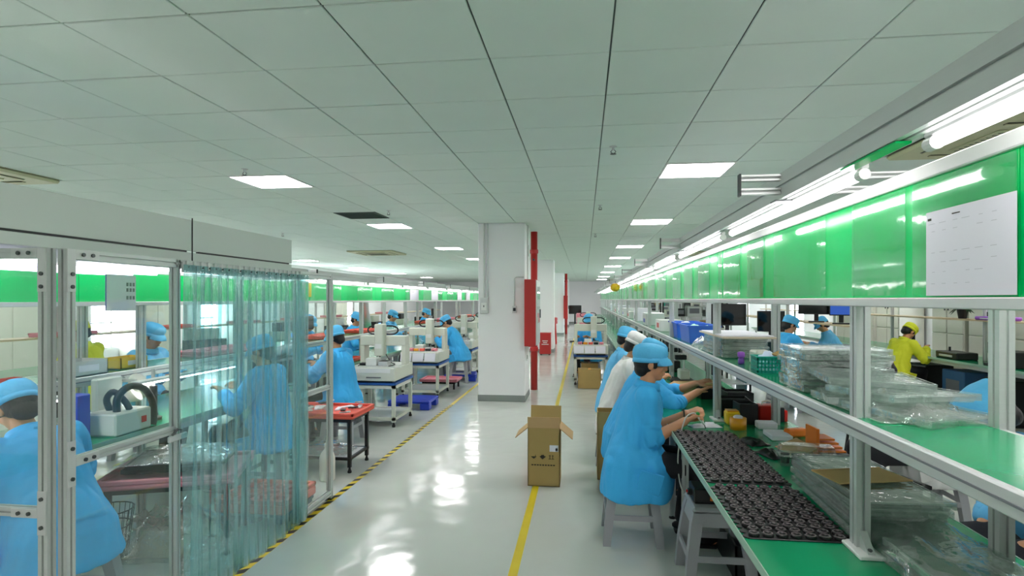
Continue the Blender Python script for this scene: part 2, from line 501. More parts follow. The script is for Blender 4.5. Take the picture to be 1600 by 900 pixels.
for q, (sc, i, k, x0, x1, y0, y1) in enumerate(cells):
    g = .0055
    if q < 300 and sc > 0:
        key = (round(x1 - x0, 3), round(y1 - y0, 3))
        if key not in tile_me:
            w, l = key
            tile_me[key] = MB().box(-w / 2 + .004, w / 2 - .004, -l / 2 + g, l / 2 - g, 0, .012, .003).mesh('tile', m_ceil)
        link('tile', tile_me[key], ceil, ((x0 + x1) / 2, (y0 + y1) / 2, HC + rnd.uniform(-.0012, .0012)))
    else:
        rest.box(x0 + .004, x1 - .004, y0 + g, y1 - g, HC, HC + .012)
ro = rest.build('tile_field', m_ceil, ceil); ro['kind'] = 'stuff'

# LED panels
def led_panel():
    t = thing('ceiling_light', 'x', 'light')
    h = G / 2
    fr = MB()
    for s in (-1, 1):
        fr.box(s * h, s * (h - .014), -h, h, -.008, .01); fr.box(-h, h, s * h, s * (h - .014), -.008, .01)
    fr.build('frame', m_white, t)
    MB().box(-h + .014, h - .014, -h + .014, h - .014, -.004, .006).build('diffuser', e_panel, t)
    return t
lp = led_panel(); first = True
for i, ks in PAN_X.items():
    row = {1: 'row above the right hand bench', -6: 'row above the left machines', -15: 'row along the left wall', 9: 'added row along the right wall'}[i]
    vis = 0; hid = 0
    for k in ks:
        loc = (GX0 + (i + .5) * G, GY0 + (k + .5) * G, HC)
        p = seen(*loc)
        inv = p is not None and -40 < p[0] < 1640 and p[1] > -40
        if inv:
            lab = 'lit square LED ceiling panel, %s in the %s' % (ORD[vis], row); vis += 1
        else:
            lab = 'LED ceiling panel outside the picture, %s of the %s' % ('first' if hid == 0 else ORD[hid], row); hid += 1
        if first: lp.location = loc; lp['label'] = lab; lp['group'] = 'LED ceiling panels'; first = False
        else: copy_tree(lp, loc, label=lab, group='LED ceiling panels')

# dark return-air grille
t = thing('ceiling_vent', 'dark square return air grille in the ceiling beside the left light row', 'vent', (GX0 - 5.5 * G, GY0 + 8.5 * G, HC))
h = G / 2
fr = MB()
for s in (-1, 1):
    fr.box(s * h, s * (h - .025), -h, h, -.006, .01); fr.box(-h, h, s * h, s * (h - .025), -.006, .01)
fr.build('frame', m_ventd, t)
MB().box(-h + .02, h - .02, -h + .02, h - .02, .006, .011).build('backing', m_dark, t)
sl = MB().box(-h + .025, h - .025, -.012, .012, -.003, .003).mesh('slat', m_ventd)
for j in range(11): link('slat', sl, t, (0, -h + .06 + j * .0475, .001), (R(30), 0, 0))

# cassette air conditioners
def cassette(loc, label):
    t = thing('air_conditioner', label, 'air conditioner', loc, 0, 'ceiling cassette air conditioners')
    w = G - .01
    MB().box(-w, w, -w, w, -.035, .01, .02).build('panel', m_acb, t)
    gr = MB()
    gr.box(-.28, .28, -.28, .28, -.046, -.034, .006)
    g = gr.build('intake_grille', m_acb, t)
    for j in range(9): MB().box(-.25, .25, -.24 + j * .06, -.23 + j * .06, -.049, -.045).build('slot', m_ventd, g)
    for ang in range(4):
        M_ = Matrix.Rotation(ang * math.pi / 2, 4, 'Z')
        MB().box(-.33, .33, .40, .45, -.038, -.03, mat=M_).build('air_outlet', m_dark, t)
        fl = MB().box(-.33, .33, .41, .44, -.047, -.037, .003, mat=M_); fl.build('louver', m_acb, t)
    return t
def ac_at(i, k): return (GX0 + (i + 1) * G, GY0 + (k + 1) * G, HC)
cassette(ac_at(4, 2), 'beige cassette air conditioner in the ceiling above the right shelf')
cassette(ac_at(-11, 2), 'beige cassette air conditioner in the ceiling above the curtained booth')
cassette(ac_at(-10, 18), 'beige cassette air conditioner in the distant ceiling left of the column')
cassette(ac_at(4, 20), 'beige cassette air conditioner in the distant ceiling right of the aisle')

def sprinkler(x, y, lab):
    t = thing('sprinkler', lab, 'sprinkler', (x, y, HC), 0, 'ceiling sprinklers')
    MB().lathe([(.03, 0), (.03, -.004), (.012, -.008), (.01, -.03)], n=14).build('escutcheon', m_alu2, t)
    b = MB(); b.tube([(.009, 0, -.028), (.02, 0, -.042), (.004, 0, -.058)], .003, 6); b.tube([(-.009, 0, -.028), (-.02, 0, -.042), (-.004, 0, -.058)], .003, 6)
    b.build('frame_arm', m_bolt, t)
    MB().lathe([(.024, -.058), (.024, -.061), (.004, -.063)], n=12).build('deflector', m_bolt, t)
for x, y, lab in ((.225, 4.58, 'sprinkler head in the ceiling left of the nearest right hand panel'), (-3.1, 4.95, 'sprinkler head in the ceiling just before the nearest left panel'),
                  (.2, 7.4, 'sprinkler head in the middle ceiling further down the aisle'), (-2.62, 7.5, 'sprinkler head in the ceiling right of the dark grille'),
                  (.2, 10.6, 'small distant sprinkler head above the aisle'), (-5.4, 9.8, 'sprinkler head in the ceiling above the left bench')):
    sprinkler(x, y, lab)

# floor tapes
t = thing('floor_tape', 'yellow and black hazard tape along the booth edge', 'floor tape', (-2.0, 0, 0))
tp = MB(); tp.box(-.026, .026, 1.9, 12.5, 0, .0012); tp.build('yellow_tape', m_tapey, t)
st = MB().prism([(-.026, -.05), (.026, -.014), (.026, .05), (-.026, .014)], 'z', .0012, .0018).mesh('stripe', m_tapeb)
for j in range(46): link('stripe', st, t, (0, 2.0 + j * .145, 0))
tag(MB().box(-.44, -.385, 1.0, 24, 0, .0012).build('floor_tape', m_tapey), 'plain yellow floor tape running down the middle of the aisle', 'floor tape')
# ------------------------------------------------------------------ columns and their fittings
def column(n, y, label):
    c = thing('column', label, 'column', (-1.29, y + .36, 0), 0, 'square concrete columns')
    MB().box(-.37, .37, -.36, .36, 0, HC, .006).build('shaft', m_wall, c)
    sk = MB()
    sk.box(-.378, .378, -.368, .368, 0, .10, .004)
    sk.build('skirting', m_skirt, c)
    return c
c1 = column(1, 8.95, 'nearest white square column with conduits beside the aisle')
column(2, 17.4, 'second white square column, behind the red hose cabinet')
column(3, 26.0, 'third white square column far down the aisle')
column(4, 34.3, 'farthest white square column near the end wall')
cd = MB()
for x in (-1.565, -1.51): cd.tube([(x, 8.935, HC), (x, 8.935, 1.9), (x + .004, 8.935, 1.62)], .011, 8)
t = thing('switch_box', 'grey switch box with two conduits on the front of the column', 'switch box', (0, 0, 0))
cd.build('conduit', m_alu2, t)
MB().box(-1.625, -1.49, 8.88, 8.95, 1.38, 1.63, .008).build('case', m_alu2, t)
MB().box(-1.60, -1.515, 8.872, 8.882, 1.43, 1.55, .004).build('cover', m_white, t)
MB().box(-1.565, -1.55, 8.858, 8.874, 1.48, 1.51, .003).build('lever', m_bolt, t)
t = thing('socket_box', 'small socket box on a bent conduit beside the red hose cabinet', 'socket', (0, 0, 0))
MB().tube([(-.935, 8.93, 1.95), (-1.0, 8.93, 1.95), (-1.06, 8.93, 1.945), (-1.083, 8.93, 1.92), (-1.085, 8.93, 1.88), (-1.085, 8.93, 1.5)], .012, 8).build('conduit', m_alu2, t)
MB().box(-1.115, -1.045, 8.90, 8.95, 1.39, 1.5, .006).build('case', m_alu2, t)
MB().box(-1.10, -1.06, 8.892, 8.902, 1.42, 1.47, .002).build('face_plate', m_dark, t)
t = thing('wall_socket', 'white socket plate low on the side of the nearest column', 'socket', (-.92, 9.2, .62))
MB().box(0, .012, -.05, .05, 0, .12, .003).build('plate', m_white, t)
MB().box(.011, .015, -.025, .025, .03, .09).build('insert', m_dark, t)
t = thing('cable_trunking', 'thin cable trunking up the side of the nearest column', 'trunking', (-.92, 9.3, 0))
MB().box(0, .02, -.02, .02, 1.93, HC, .002).build('upper_run', m_alu2, t)
MB().box(0, .02, -.02, .02, 2.3, 2.48, .002, mat=Matrix.Translation((.01, 0, 0)) @ Matrix.Scale(1.6, 4, (0, 1, 0))).build('junction', m_alu2, t)

def hose_cabinet(loc, label):
    t = thing('fire_hose_cabinet', label, 'fire cabinet', loc, 0, 'red fire hose cabinets')
    MB().box(-.0, .175, -.36, .36, 0, 1.03, .006).build('case', m_red, t)
    d = MB().box(.175, .19, -.35, .35, .01, 1.02, .004).build('door', m_alu2, t)
    MB().box(.19, .194, -.26, .26, .35, .92).build('glass', g_glass, d)
    MB().box(.19, .206, .27, .30, .42, .56, .004).build('handle', m_bolt, d)
    MB().box(.04, .14, -.1, .1, -.03, 0, .004).build('pipe_collar', m_red, t)
    return t
hose_cabinet((-.915, 9.16, .88), 'red fire hose cabinet on the side of the nearest column')
hose_cabinet((-.915, 26.2, .75), 'red fire hose cabinet on the third column far away')
def red_pipe(x, y, lab):
    t = thing('fire_pipe', lab, 'pipe', (x, y, 0), 0, 'red fire mains')
    MB().cyl((0, 0, 0), (0, 0, HC), .06, n=18).build('riser', m_red, t).data.polygons.foreach_set('use_smooth', [True] * 20)
    for z in (.72, 2.45): MB().lathe([(.06, z - .04), (.075, z - .03), (.075, z + .03), (.06, z + .04)], n=18).build('coupling', m_red, t)
    MB().cyl((0, -.05, 2.3), (0, -.14, 2.3), .02, n=10).build('valve_stub', m_bolt, t)
red_pipe(-.885, 10.2, 'red fire riser pipe from floor to ceiling behind the nearest column')
red_pipe(-.84, 26.85, 'red fire riser pipe beside the third column')
t = thing('fire_extinguisher_box', 'low red fire extinguisher box beside the second column', 'fire box', (-1.12, 16.7, 0))
MB().box(-.16, .16, -.15, .15, .03, .6, .01).build('case', m_red, t)
MB().box(-.165, .165, -.155, .155, .6, .64, .008).build('lid', m_red, t)
for x in (-.12, .12): MB().box(x - .02, x + .02, -.12, .12, 0, .03).build('foot', m_dark, t)
pm = MB()
for k, w in enumerate((.16, .12, .2)): pm.box(-w / 2, w / 2, -.153, -.149, .40 - k * .05, .42 - k * .05)
pm.build('white_print', m_white, t)
for k, (x, y, hh) in enumerate(((-1.15, 20.9, .95), (-1.2, 21.9, .8))):
    t = thing('red_stool', 'tall red plastic stool beside the columns, %s of two' % ORD[k], 'stool', (x, y, 0), 0, 'red stools far down the aisle')
    for j in range(4):
        a = R(45 + 90 * j)
        MB().cyl((.2 * math.cos(a), .2 * math.sin(a), 0), (.14 * math.cos(a), .14 * math.sin(a), hh - .1), .025, .03, n=8).build('leg', m_red, t)
    MB().lathe([(.17, hh - .12), (.19, hh - .1), (.19, hh - .02), (.17, hh)], n=20).build('seat', m_red, t)

# ------------------------------------------------------------------ bench lines
def tube_light(x, y0, y1, z, label, group, sgn, hous=True):
    t = thing('led_tube', label, 'tube light', (x, (y0 + y1) / 2, z), 0, group)
    L = (y1 - y0) / 2
    o = MB().cyl((0, -L + .03, 0), (0, L - .03, 0), .0135, n=12).build('tube', e_tube, t)
    hb = MB().box(-.011, .011, -L, L, .013, .030, .003)
    hb.build('housing', m_alu2, t)
    for s in (-1, 1):
        MB().cyl((0, s * (L - .03), 0), (0, s * L, 0), .0155, n=12).build('end_cap', m_white, t)
        MB().box(-.006, .006, s * (L - .12), s * (L - .10), .03, .075).build('clip', m_bolt, t)
    return t

def workbench(name, label, x0, x1, y0, y1, z, group, leg_y):
    t = thing(name, label, 'workbench', ((x0 + x1) / 2, (y0 + y1) / 2, 0), 0, group)
    hx, hy = (x1 - x0) / 2, (y1 - y0) / 2
    MB().box(-hx + .004, hx - .004, -hy + .001, hy - .001, z - .03, z, .002).build('bench_top', m_esd, t)
    for s in (-1, 1): MB().box(s * hx, s * (hx - .004), -hy, hy, z - .032, z + .001).build('edge_strip', m_esdedge, t)
    ap = MB()
    for s in (-1, 1): ap.box(s * (hx - .06), s * (hx - .10), -hy, hy, z - .09, z - .03)
    ap.build('apron', m_alu, t)
    for yy in leg_y:
        for s in (-1, 1):
            MB().profile('z', .02, z - .03, s * (hx - .08) - .02, s * (hx - .08) + .02, yy - hy - .02, yy - hy + .02).build('leg', m_alu, t)
            MB().lathe([(.025, 0), (.025, .01), (.01, .02)], (s * (hx - .08), yy - hy, 0), n=10).build('foot', m_dark, t)
        MB().box(-hx + .1, hx - .1, yy - hy - .015, yy - hy + .015, .12, .16).build('stretcher', m_alu, t)
    return t

def overhead(tag_, label, xp, s, y0, y1, posts, zb, zt, z0, shelf_z, shelf_d, rail_u, rail_z, shelf_y, boards, cross_out):
    """frame over a bench line: panel plane at xp, worker side s"""
    t = thing('bench_gantry', label, 'bench frame', (xp, 0, 0))
    for y in posts:
        MB().profile('z', z0, zt + .04, -s * .002, -s * .047, y - .025, y + .025).build('post', m_alu, t)
        f = MB(); f.box(-s * .06, s * .02, y - .1, y + .045, z0, z0 + .014, .003); f.build('post_foot', m_white, t)
        f = MB(); f.prism([(y - .085, z0 + .014), (y - .025, z0 + .014), (y - .025, z0 + .07)], 'x', -s * .035, -s * .012); f.build('foot_bracket', m_alu, t)
        f = MB(); f.lathe([(.009, 0), (.009, .006), (.004, .009)], (-s * .023, y - .07, z0 + .02), n=8); f.build('bolt', m_bolt, t)
        MB().profile('z', z0, zt + .04, -s * (shelf_d + .0), -s * (shelf_d + .045), y - .15, y - .10).build('back_post', m_alu, t)
        # cross bars reaching out over the rail
        for zz in (rail_z + .018, rail_z - .03):
            MB().profile('x', s * cross_out, -s * (shelf_d + .25), y + .02, y + .045, zz, zz + .022).build('cross_bar', m_alu2, t)
        MB().box(s * cross_out, s * (cross_out + .006), y + .018, y + .047, rail_z - .034, rail_z + .044).build('end_plate', m_dark, t)
    MB().box(-s * .02, s * .024, y0, y1, zb - .028, zb, .003).build('lower_beam', m_alu2, t)
    MB().box(-s * .02, s * .016, y0, y1, zt, zt + .038, .003).build('upper_beam', m_white, t)
    MB().profile('y', y0, y1, s * rail_u - .02, s * rail_u + .02, rail_z - .045, rail_z + .045, slots_w=1).build('rail', m_alu, t)
    for y in posts:
        MB().box(s * rail_u - .03, s * rail_u + .03, y + .05, y + .11, rail_z - .05, rail_z - .045).build('rail_plate', m_bolt, t)
    # shelf
    for j in range(len(shelf_y) - 1):
        MB().box(0, -s * shelf_d, shelf_y[j] + .0015, shelf_y[j + 1] - .0015, shelf_z - .022, shelf_z, .002).build('shelf_board', m_esd, t)
    MB().box(s * .001, s * .026, y0, y1, shelf_z - .058, shelf_z + .003, .004).build('shelf_edge', m_alu2, t)
    MB().box(s * .026, s * .029, y0, y1, shelf_z - .030, shelf_z - .024).build('shelf_groove', m_greyink, t)
    MB().box(-s * (shelf_d), -s * (shelf_d + .02), y0, y1, shelf_z - .045, shelf_z, .003).build('shelf_back_rail', m_alu2, t)
    for j in range(len(boards) - 1):
        MB().box(-s * .004, s * .002, boards[j] + .002, boards[j + 1] - .002, zb, zt, .001).build('green_board', m_green, t)
    return t

# right hand line ---------------------------------------------------------------------------
RP = [2.1 + 2.14 * k for k in range(-1, 15)]
RSH = [1.97 + 2.14 * k for k in range(-1, 15)] + [33.6]
RB = [-.2, .30, 1.335, 2.086, 3.06, 4.10] + [4.10 + 1.07 * k for k in range(1, 28)]
fr_r = overhead('right', 'long aluminium frame with green boards and shelf over the right hand bench', .91, -1, -.2, 33.6, RP, 1.605, 1.92, .75, 1.2, .36, .205, 2.0, RSH, RB, .36)
# clear pockets and dusty acrylic sheets hung over the green boards
def sheet(par, y0, y1, m, s=-1, z0=1.612, z1=1.915, off=.006):
    MB().box(s * off, s * (off + .003), y0, y1, z0, z1).build('acrylic_sheet', m, par)
for y0, y1, m in ((.55, 1.30, g_pocket), (1.336, 1.72, g_haze), (1.757, 2.084, g_haze), (2.3, 2.9, g_pocket), (3.065, 3.35, g_haze), (3.5, 3.9, g_haze), (3.95, 4.05, g_pocket), (4.34, 4.75, g_haze), (5.0, 5.4, g_haze)):
    sheet(fr_r, y0, y1, m)
y = 5.6
while y < 33:
    w = rnd.uniform(.4, .9); sheet(fr_r, y, y + w, g_haze); y += w + rnd.uniform(.25, .6)
t = thing('notice_sheet', 'large white printed notice hung on the green board at the right', 'notice', (.9, 1.49, 1.61))
MB().box(-.003, -.0015, -.163, .158, .0, .218).build('paper', m_paper, t)
pr_ = MB(); pr_.box(-.0036, -.003, .135, .150, .195, .201)
pr_.box(-.0036, -.003, .02, .05, .2, .2025)
pr_.build('dark_print', m_ink, t)
pr_ = MB()
for z in (.185, .165, .11, .085, .06, .03):
    for k in range(6):
        if rnd.random() < .7: pr_.box(-.0034, -.003, .12 - k * .045, .12 - k * .045 + rnd.uniform(.01, .03), z, z + .0012)
pr_.build('faint_print', mk('faint print', (196, 196, 204), .8), t)
k = 0
for j in range(-1, 20):
    y0 = 1.64 + 1.57 * j
    if y0 > 31: break
    lab = 'lit LED tube under the right rail, %s from the front' % ORD[j + 1] if j >= 0 else 'lit LED tube under the right rail at the upper right corner'
    tube_light(.742, y0 if j >= 0 else -.07, y0 + 1.42 if j >= 0 else 1.353, 1.935, lab, 'LED tubes of the right bench', -1)
by = [-.2, 4.08, 8.36, 12.64, 16.92, 21.2, 25.5, 29.6, 33.6]
for j in range(8):
    workbench('workbench', 'green topped workbench of the right line, %s from the front' % ORD[j], .56, 1.42, by[j], by[j + 1], .75, 'right hand workbenches', [.25, 2.14, 4.0])
tag(MB().box(.688, .722, 1.38, 1.66, 1.948, 1.953).build('green_strip', m_green), 'thin green film strip stuck under the rail at the upper right', 'film strip')

# left hand line -----------------------------------------------------------------------------
LP_ = [1.75 + 2.1 * k for k in range(0, 14)]
LSH = [1.2 + 2.1 * k for k in range(0, 15)]
LB = [1.2 + 1.05 * k for k in range(0, 28)]
fr_l = overhead('left', 'long aluminium frame with green boards and shelf over the left bench', -3.2, 1, 1.2, 29.5, LP_, 1.585, 1.79, .75, 1.10, .36, .18, 1.885, LSH, LB, .30)
y = 5.2
while y < 29:
    w = rnd.uniform(.4, .9); sheet(fr_l, y, y + w, g_haze, 1, 1.59, 1.785); y += w + rnd.uniform(.4, .9)
for k, (y, w) in enumerate(((10.3, .55), (11.8, .55), (14.3, .5), (15.4, .5), (18.2, .6), (21.5, .6))):
    t = thing('notice_sheet', 'white sheet covering the left green board, %s down the line' % ORD[k], 'notice', (-3.188, y, 1.59), 0, 'white sheets on the left boards')
    MB().box(0, .0015, 0, w, 0, .195).build('paper', m_paper, t)
    MB().box(.0015, .002, w * .2, w * .45, .15, .155).build('print', m_greyink, t)
for j in range(0, 18):
    y0 = 1.5 + 1.57 * j
    if y0 > 28: break
    tube_light(-3.02, y0, y0 + 1.42, 1.815, 'lit LED tube over the left bench, %s from the front' % ORD[j], 'LED tubes of the left bench', 1)
for j in range(6):
    workbench('workbench', 'green topped workbench of the left line, %s from the front' % ORD[j], -3.75, -2.85 if j == 0 else -3.06, [1.2, 5.4, 10, 15, 20, 25][j], [5.4, 10, 15, 20, 25, 29.5][j], .75, 'left hand workbenches', [.3, 2.3, 4.0])

# second left line further back and right-hand back lines: plain benches with frames
def back_line(label, x0, x1, y0, y1, xp, s, n, tubes=True, green=False, shelfz=1.15):
    t = thing('bench_gantry', 'aluminium shelf frame over the ' + label, 'bench frame', (xp, 0, 0))
    m = int((y1 - y0) / 2.2)
    for k in range(m + 1):
        y = y0 + .1 + (y1 - y0 - .2) * k / m
        MB().profile('z', .75, 1.9, -.02, .02, y - .02, y + .02).build('post', m_alu2, t)
    MB().box(-.02, .02, y0, y1, 1.60, 1.64).build('lower_beam', m_alu2, t)
    MB().box(-.02, .02, y0, y1, 1.86, 1.90).build('upper_beam', m_alu2, t)
    MB().box(-.15, .15, y0, y1, shelfz - .02, shelfz).build('shelf_board', m_wood, t)
    if green:
        for k in range(m): MB().box(-.003, .003, y0 + k * (y1 - y0) / m + .03, y0 + (k + 1) * (y1 - y0) / m - .03, 1.64, 1.86).build('green_board', m_green, t)
    L = int((y1 - y0) / 4.2)
    for k in range(L):
        workbench('workbench', 'green topped workbench in the %s, %s along it' % (label, ORD[k]), x0, x1, y0 + k * (y1 - y0) / L, y0 + (k + 1) * (y1 - y0) / L, .75, label, [.2, (y1 - y0) / L - .2])
    if tubes:
        q = int((y1 - y0) / 3.0)
        for k in range(q):
            tube_light(xp + s * .15, y0 + .3 + k * 3.0, y0 + 1.7 + k * 3.0, 1.88, 'lit LED tube over the %s, %s along it' % (label, ORD[k]), 'tubes over the ' + label, s)
back_line('bench line along the left wall', -6.9, -6.0, 4.0, 25.0, -6.5, 1, 4, True, True)
back_line('bench line along the right wall', 5.1, 5.85, 6.2, 18.5, 5.5, -1, 3, True, False, 1.32)
back_line('inner bench line right of the shelf', 3.2, 3.95, 8.2, 21.0, 3.6, -1, 3, True, False, 1.25)
# ------------------------------------------------------------------ curtained booth on the left
BX = -2.03; BT = 1.80
bo = thing('booth', 'aluminium framed booth with clear panes and grey header at the left', 'booth', (BX, 2.0, 0))
def bpost(x0, x1, y0, y1, z1=BT):
    MB().profile('z', 0.01, z1, x0, x1, y0, y1).build('post', m_alu, bo)
    MB().box(x0 - .01, x1 + .01, y0 - .01, y1 + .01, 0, .01).build('post_foot', m_dark, bo)
# local coordinates: x from the aisle plane, y from the near corner
bpost(-.02, .02, .02, .06); bpost(-.065, -.025, -.02, .02)
bpost(-.02, .02, .63, .66); bpost(-.02, .02, 1.86, 1.89); bpost(-.02, .02, 2.39, 2.43)
bpost(-.80, -.76, -.02, .02); bpost(-.80, -.76, 2.39, 2.43)
def beam(axis, a0, a1, u0, u1, z0, z1, nm='beam'):
    MB().profile(axis, a0, a1, u0, u1, z0, z1).build(nm, m_alu, bo)
beam('y', .06, 2.39, -.02, .02, BT - .04, BT, 'top_beam')
beam('x', -.76, -.065, -.02, .02, BT - .04, BT, 'top_beam')
beam('x', -.76, -.02, 2.39, 2.43, BT - .04, BT, 'top_beam')
beam('y', .06, .63, -.016, .016, .935, .97, 'mid_rail')
beam('y', 1.89, 2.39, -.016, .016, .885, .92, 'mid_rail')
beam('x', -.76, -.065, -.016, .016, .755, .79, 'mid_rail')
beam('y', 1.89, 2.39, -.02, .02, .03, .07, 'bottom_rail')
beam('y', .06, .63, -.02, .02, .03, .07, 'bottom_rail')
beam('x', -.76, -.065, -.02, .02, .03, .07, 'bottom_rail')
MB().cyl((0, 2.33, .015), (0, 2.33, .03), .02, n=10).build('castor', m_dark, bo)
for y0, y1, z0, z1 in ((.065, .627, .97, BT - .04), (.065, .627, .07, .935), (1.893, 2.387, .92, BT - .04), (1.893, 2.387, .07, .885)):
    MB().box(-.004, 0, y0, y1, z0, z1).build('pane', g_glass, bo)
for z0, z1 in ((.79, BT - .04), (.07, .755)):
    MB().box(-.76, -.067, -.002, .002, z0, z1).build('pane', g_glass, bo)
def plate(pts, bolts, ax):
    """corner plate (L or T) of boxes with bolt heads; ax 'x': lies in the aisle plane, 'y': in the end plane"""
    mb = MB(); bb = MB()
    for a0, a1, z0, z1 in pts:
        if ax == 'x': mb.box(.02, .024, a0, a1, z0, z1, .001)
        else: mb.box(a0, a1, -.024, -.02, z0, z1, .001)
    o = mb.build('corner_plate', m_alu2, bo)
    for a, z in bolts:
        if ax == 'x': MB().cyl((.024, a, z), (.030, a, z), .008, n=8).build('bolt', m_bolt, o)
        else: MB().cyl((a, -.030, z), (a, -.024, z), .008, n=8).build('bolt', m_bolt, o)
plate([(.02, .058, BT - .17, BT), (.058, .17, BT - .04, BT)], [(.04, BT - .15), (.04, BT - .10), (.09, BT - .02), (.135, BT - .02)], 'x')
plate([(-.065, -.027, BT - .17, BT), (-.18, -.065, BT - .04, BT)], [(-.045, BT - .15), (-.045, BT - .10), (-.10, BT - .02), (-.145, BT - .02)], 'y')
plate([(.02, .058, .86, 1.04), (.058, .17, .935, .97)], [(.04, .89), (.04, 1.01), (.10, .952), (.14, .952)], 'x')
plate([(-.065, -.027, .69, .86), (-.18, -.065, .755, .79)], [(-.045, .72), (-.045, .83), (-.10, .772), (-.145, .772)], 'y')
MB().box(.016, .03, .57, .70, .90, .93, .004).build('latch', m_alu2, bo)
MB().tube([(.02, .60, .93), (.035, .62, .96), (.03, .66, .95)], .006, 6).build('latch_handle', m_bolt, bo)
# header boards over the booth
for y0, y1 in ((-.6, .811), (.815, 1.86)):
    MB().box(-.05, -.03, y0, y1, BT + .055, 2.02, .002).build('header_board', m_header, bo)
    MB().box(-.046, -.03, y0, y1, BT, BT + .048, .002).build('header_base', m_header, bo)
    MB().box(-.045, -.0285, y0 + .05, y1 - .04, BT + .047, BT + .056).build('shadow_strip', m_black, bo)  # black strip stands in for the shadow in the gap between boards
MB().box(-.78, -.05, -.6, 1.86, 2.0, 2.02).build('roof_board', m_header, bo)
MB().cyl((-.028, .813, 1.8), (-.028, .813, 2.03), .003, n=6).build('seam_strip', m_dark, bo)
# strip curtain ------------------------------------------------------------------------------
cu = thing('strip_curtain', 'teal tinted clear plastic strip curtain across the booth doorway', 'curtain', (BX + .035, 2.66, 0))
MB().box(-.012, .0, 0, 1.22, 1.735, 1.79, .002).build('hanging_rail', m_alu2, cu)
n = 17; pw = 1.22 / n
for j in range(n + 2):
    y = j * pw - .02 if j <= n else 1.22
    ph = rnd.uniform(0, 6.28); off = .004 + .0065 * (j % 2); amp = rnd.uniform(.004, .012); wdt = .098
    if j == n + 1: y = 1.14; off = .02
    if j == 0: off = .016
    rings = []
    zs = [1.775, 1.73, 1.66, 1.5, 1.2, .9, .6, .3, .025]
    for z in zs:
        fall = min(1, (1.775 - z) / .5)
        r_ = []
        m_ = 8; pts_o = []; pts_i = []
        for q in range(m_ + 1):
            yy = y + wdt * q / m_
            xx = off + amp * fall * math.sin(ph + 6.28 * q / m_ * .8 + z * 1.3) + .004 * math.cos(3.14 * (q / m_ - .5)) + .006 * fall * math.sin(ph * 2 + z * 4)
            pts_o.append((xx + .0025, yy, z)); pts_i.append((xx, yy, z))
        rings.append(pts_o + pts_i[::-1])
    o = MB().loft(rings).build('strip', g_strip, cu, True)
for j in range(22):
    MB().box(-.002, .012, .014 + j * .0555, .028 + j * .0555, 1.752, 1.797, .003).build('hook', m_alu2, cu)
    MB().cyl((.011, .021 + j * .0555, 1.765), (.016, .021 + j * .0555, 1.765), .005, n=8).build('rivet', m_dark, cu)
t = thing('notice_sheet', 'white notice sheet with print taped inside the booth pane', 'notice', (BX - .02, 2.33, 1.55))
MB().box(0, .0015, -.085, .085, 0, .16).build('paper', m_paper, t)
p_ = MB()
for z in (.11, .085, .05):
    for q in range(3): p_.box(.0015, .002, .03 + q * .018, .042 + q * .018, z, z + .016)
p_.build('print', m_greyink, t)
MB().box(.0015, .002, -.085, -.08, .0, .16).build('blue_border', m_blue, t)

# ------------------------------------------------------------------ small trolleys / tables with foam trays
def foam_tray(mb, w, l, z0, z1, nx, ny, b=.02):
    """foam tray with recessed pockets"""
    zf = z1 - .025
    mb.box(-w / 2, w / 2, -l / 2, l / 2, z0, zf, .012)
    px = (w - b) / nx; py = (l - b) / ny
    for i in range(nx + 1):
        x = -w / 2 + i * px; mb.box(x, x + b, -l / 2, l / 2, zf - .004, z1, .005)
    for j in range(ny + 1):
        y = -l / 2 + j * py; mb.box(-w / 2, w / 2, y, y + b, zf - .004, z1, .005)
    return px, py
def steel_table(name, label, loc, rotz, w, l, h, mleg, cat='table', top=None, shelf=None, castor=True, group=None):
    t = thing(name, label, cat, loc, rotz, group)
    for sx in (-1, 1):
        for sy in (-1, 1):
            x = sx * (w / 2 - .02); y = sy * (l / 2 - .02)
            MB().box(x - .016, x + .016, y - .016, y + .016, .05 if castor else 0, h - .03, .002).build('leg', mleg, t)
            if castor: MB().lathe([(.018, 0), (.02, .012), (.012, .03), (.008, .055)], (x, y, 0), n=10).build('castor', m_rubber, t)
    f = MB()
    for s in (-1, 1):
        f.box(-w / 2, w / 2, s * (l / 2 - .02) - .014, s * (l / 2 - .02) + .014, h - .035, h); f.box(s * (w / 2 - .02) - .014, s * (w / 2 - .02) + .014, -l / 2, l / 2, h - .035, h)
    f.build('top_frame', mleg, t)
    if shelf is not None:
        f = MB()
        for s in (-1, 1):
            f.box(-w / 2, w / 2, s * (l / 2 - .02) - .012, s * (l / 2 - .02) + .012, shelf - .025, shelf); f.box(s * (w / 2 - .02) - .012, s * (w / 2 - .02) + .012, -l / 2, l / 2, shelf - .025, shelf)
        f.build('lower_frame', mleg, t)
        MB().box(-w / 2 + .03, w / 2 - .03, -l / 2 + .03, l / 2 - .03, shelf - .012, shelf - .004).build('lower_shelf', m_alu2, t)
    if top is not None: MB().box(-w / 2, w / 2, -l / 2, l / 2, h, h + .012, .002).build('table_top', top, t)
    return t
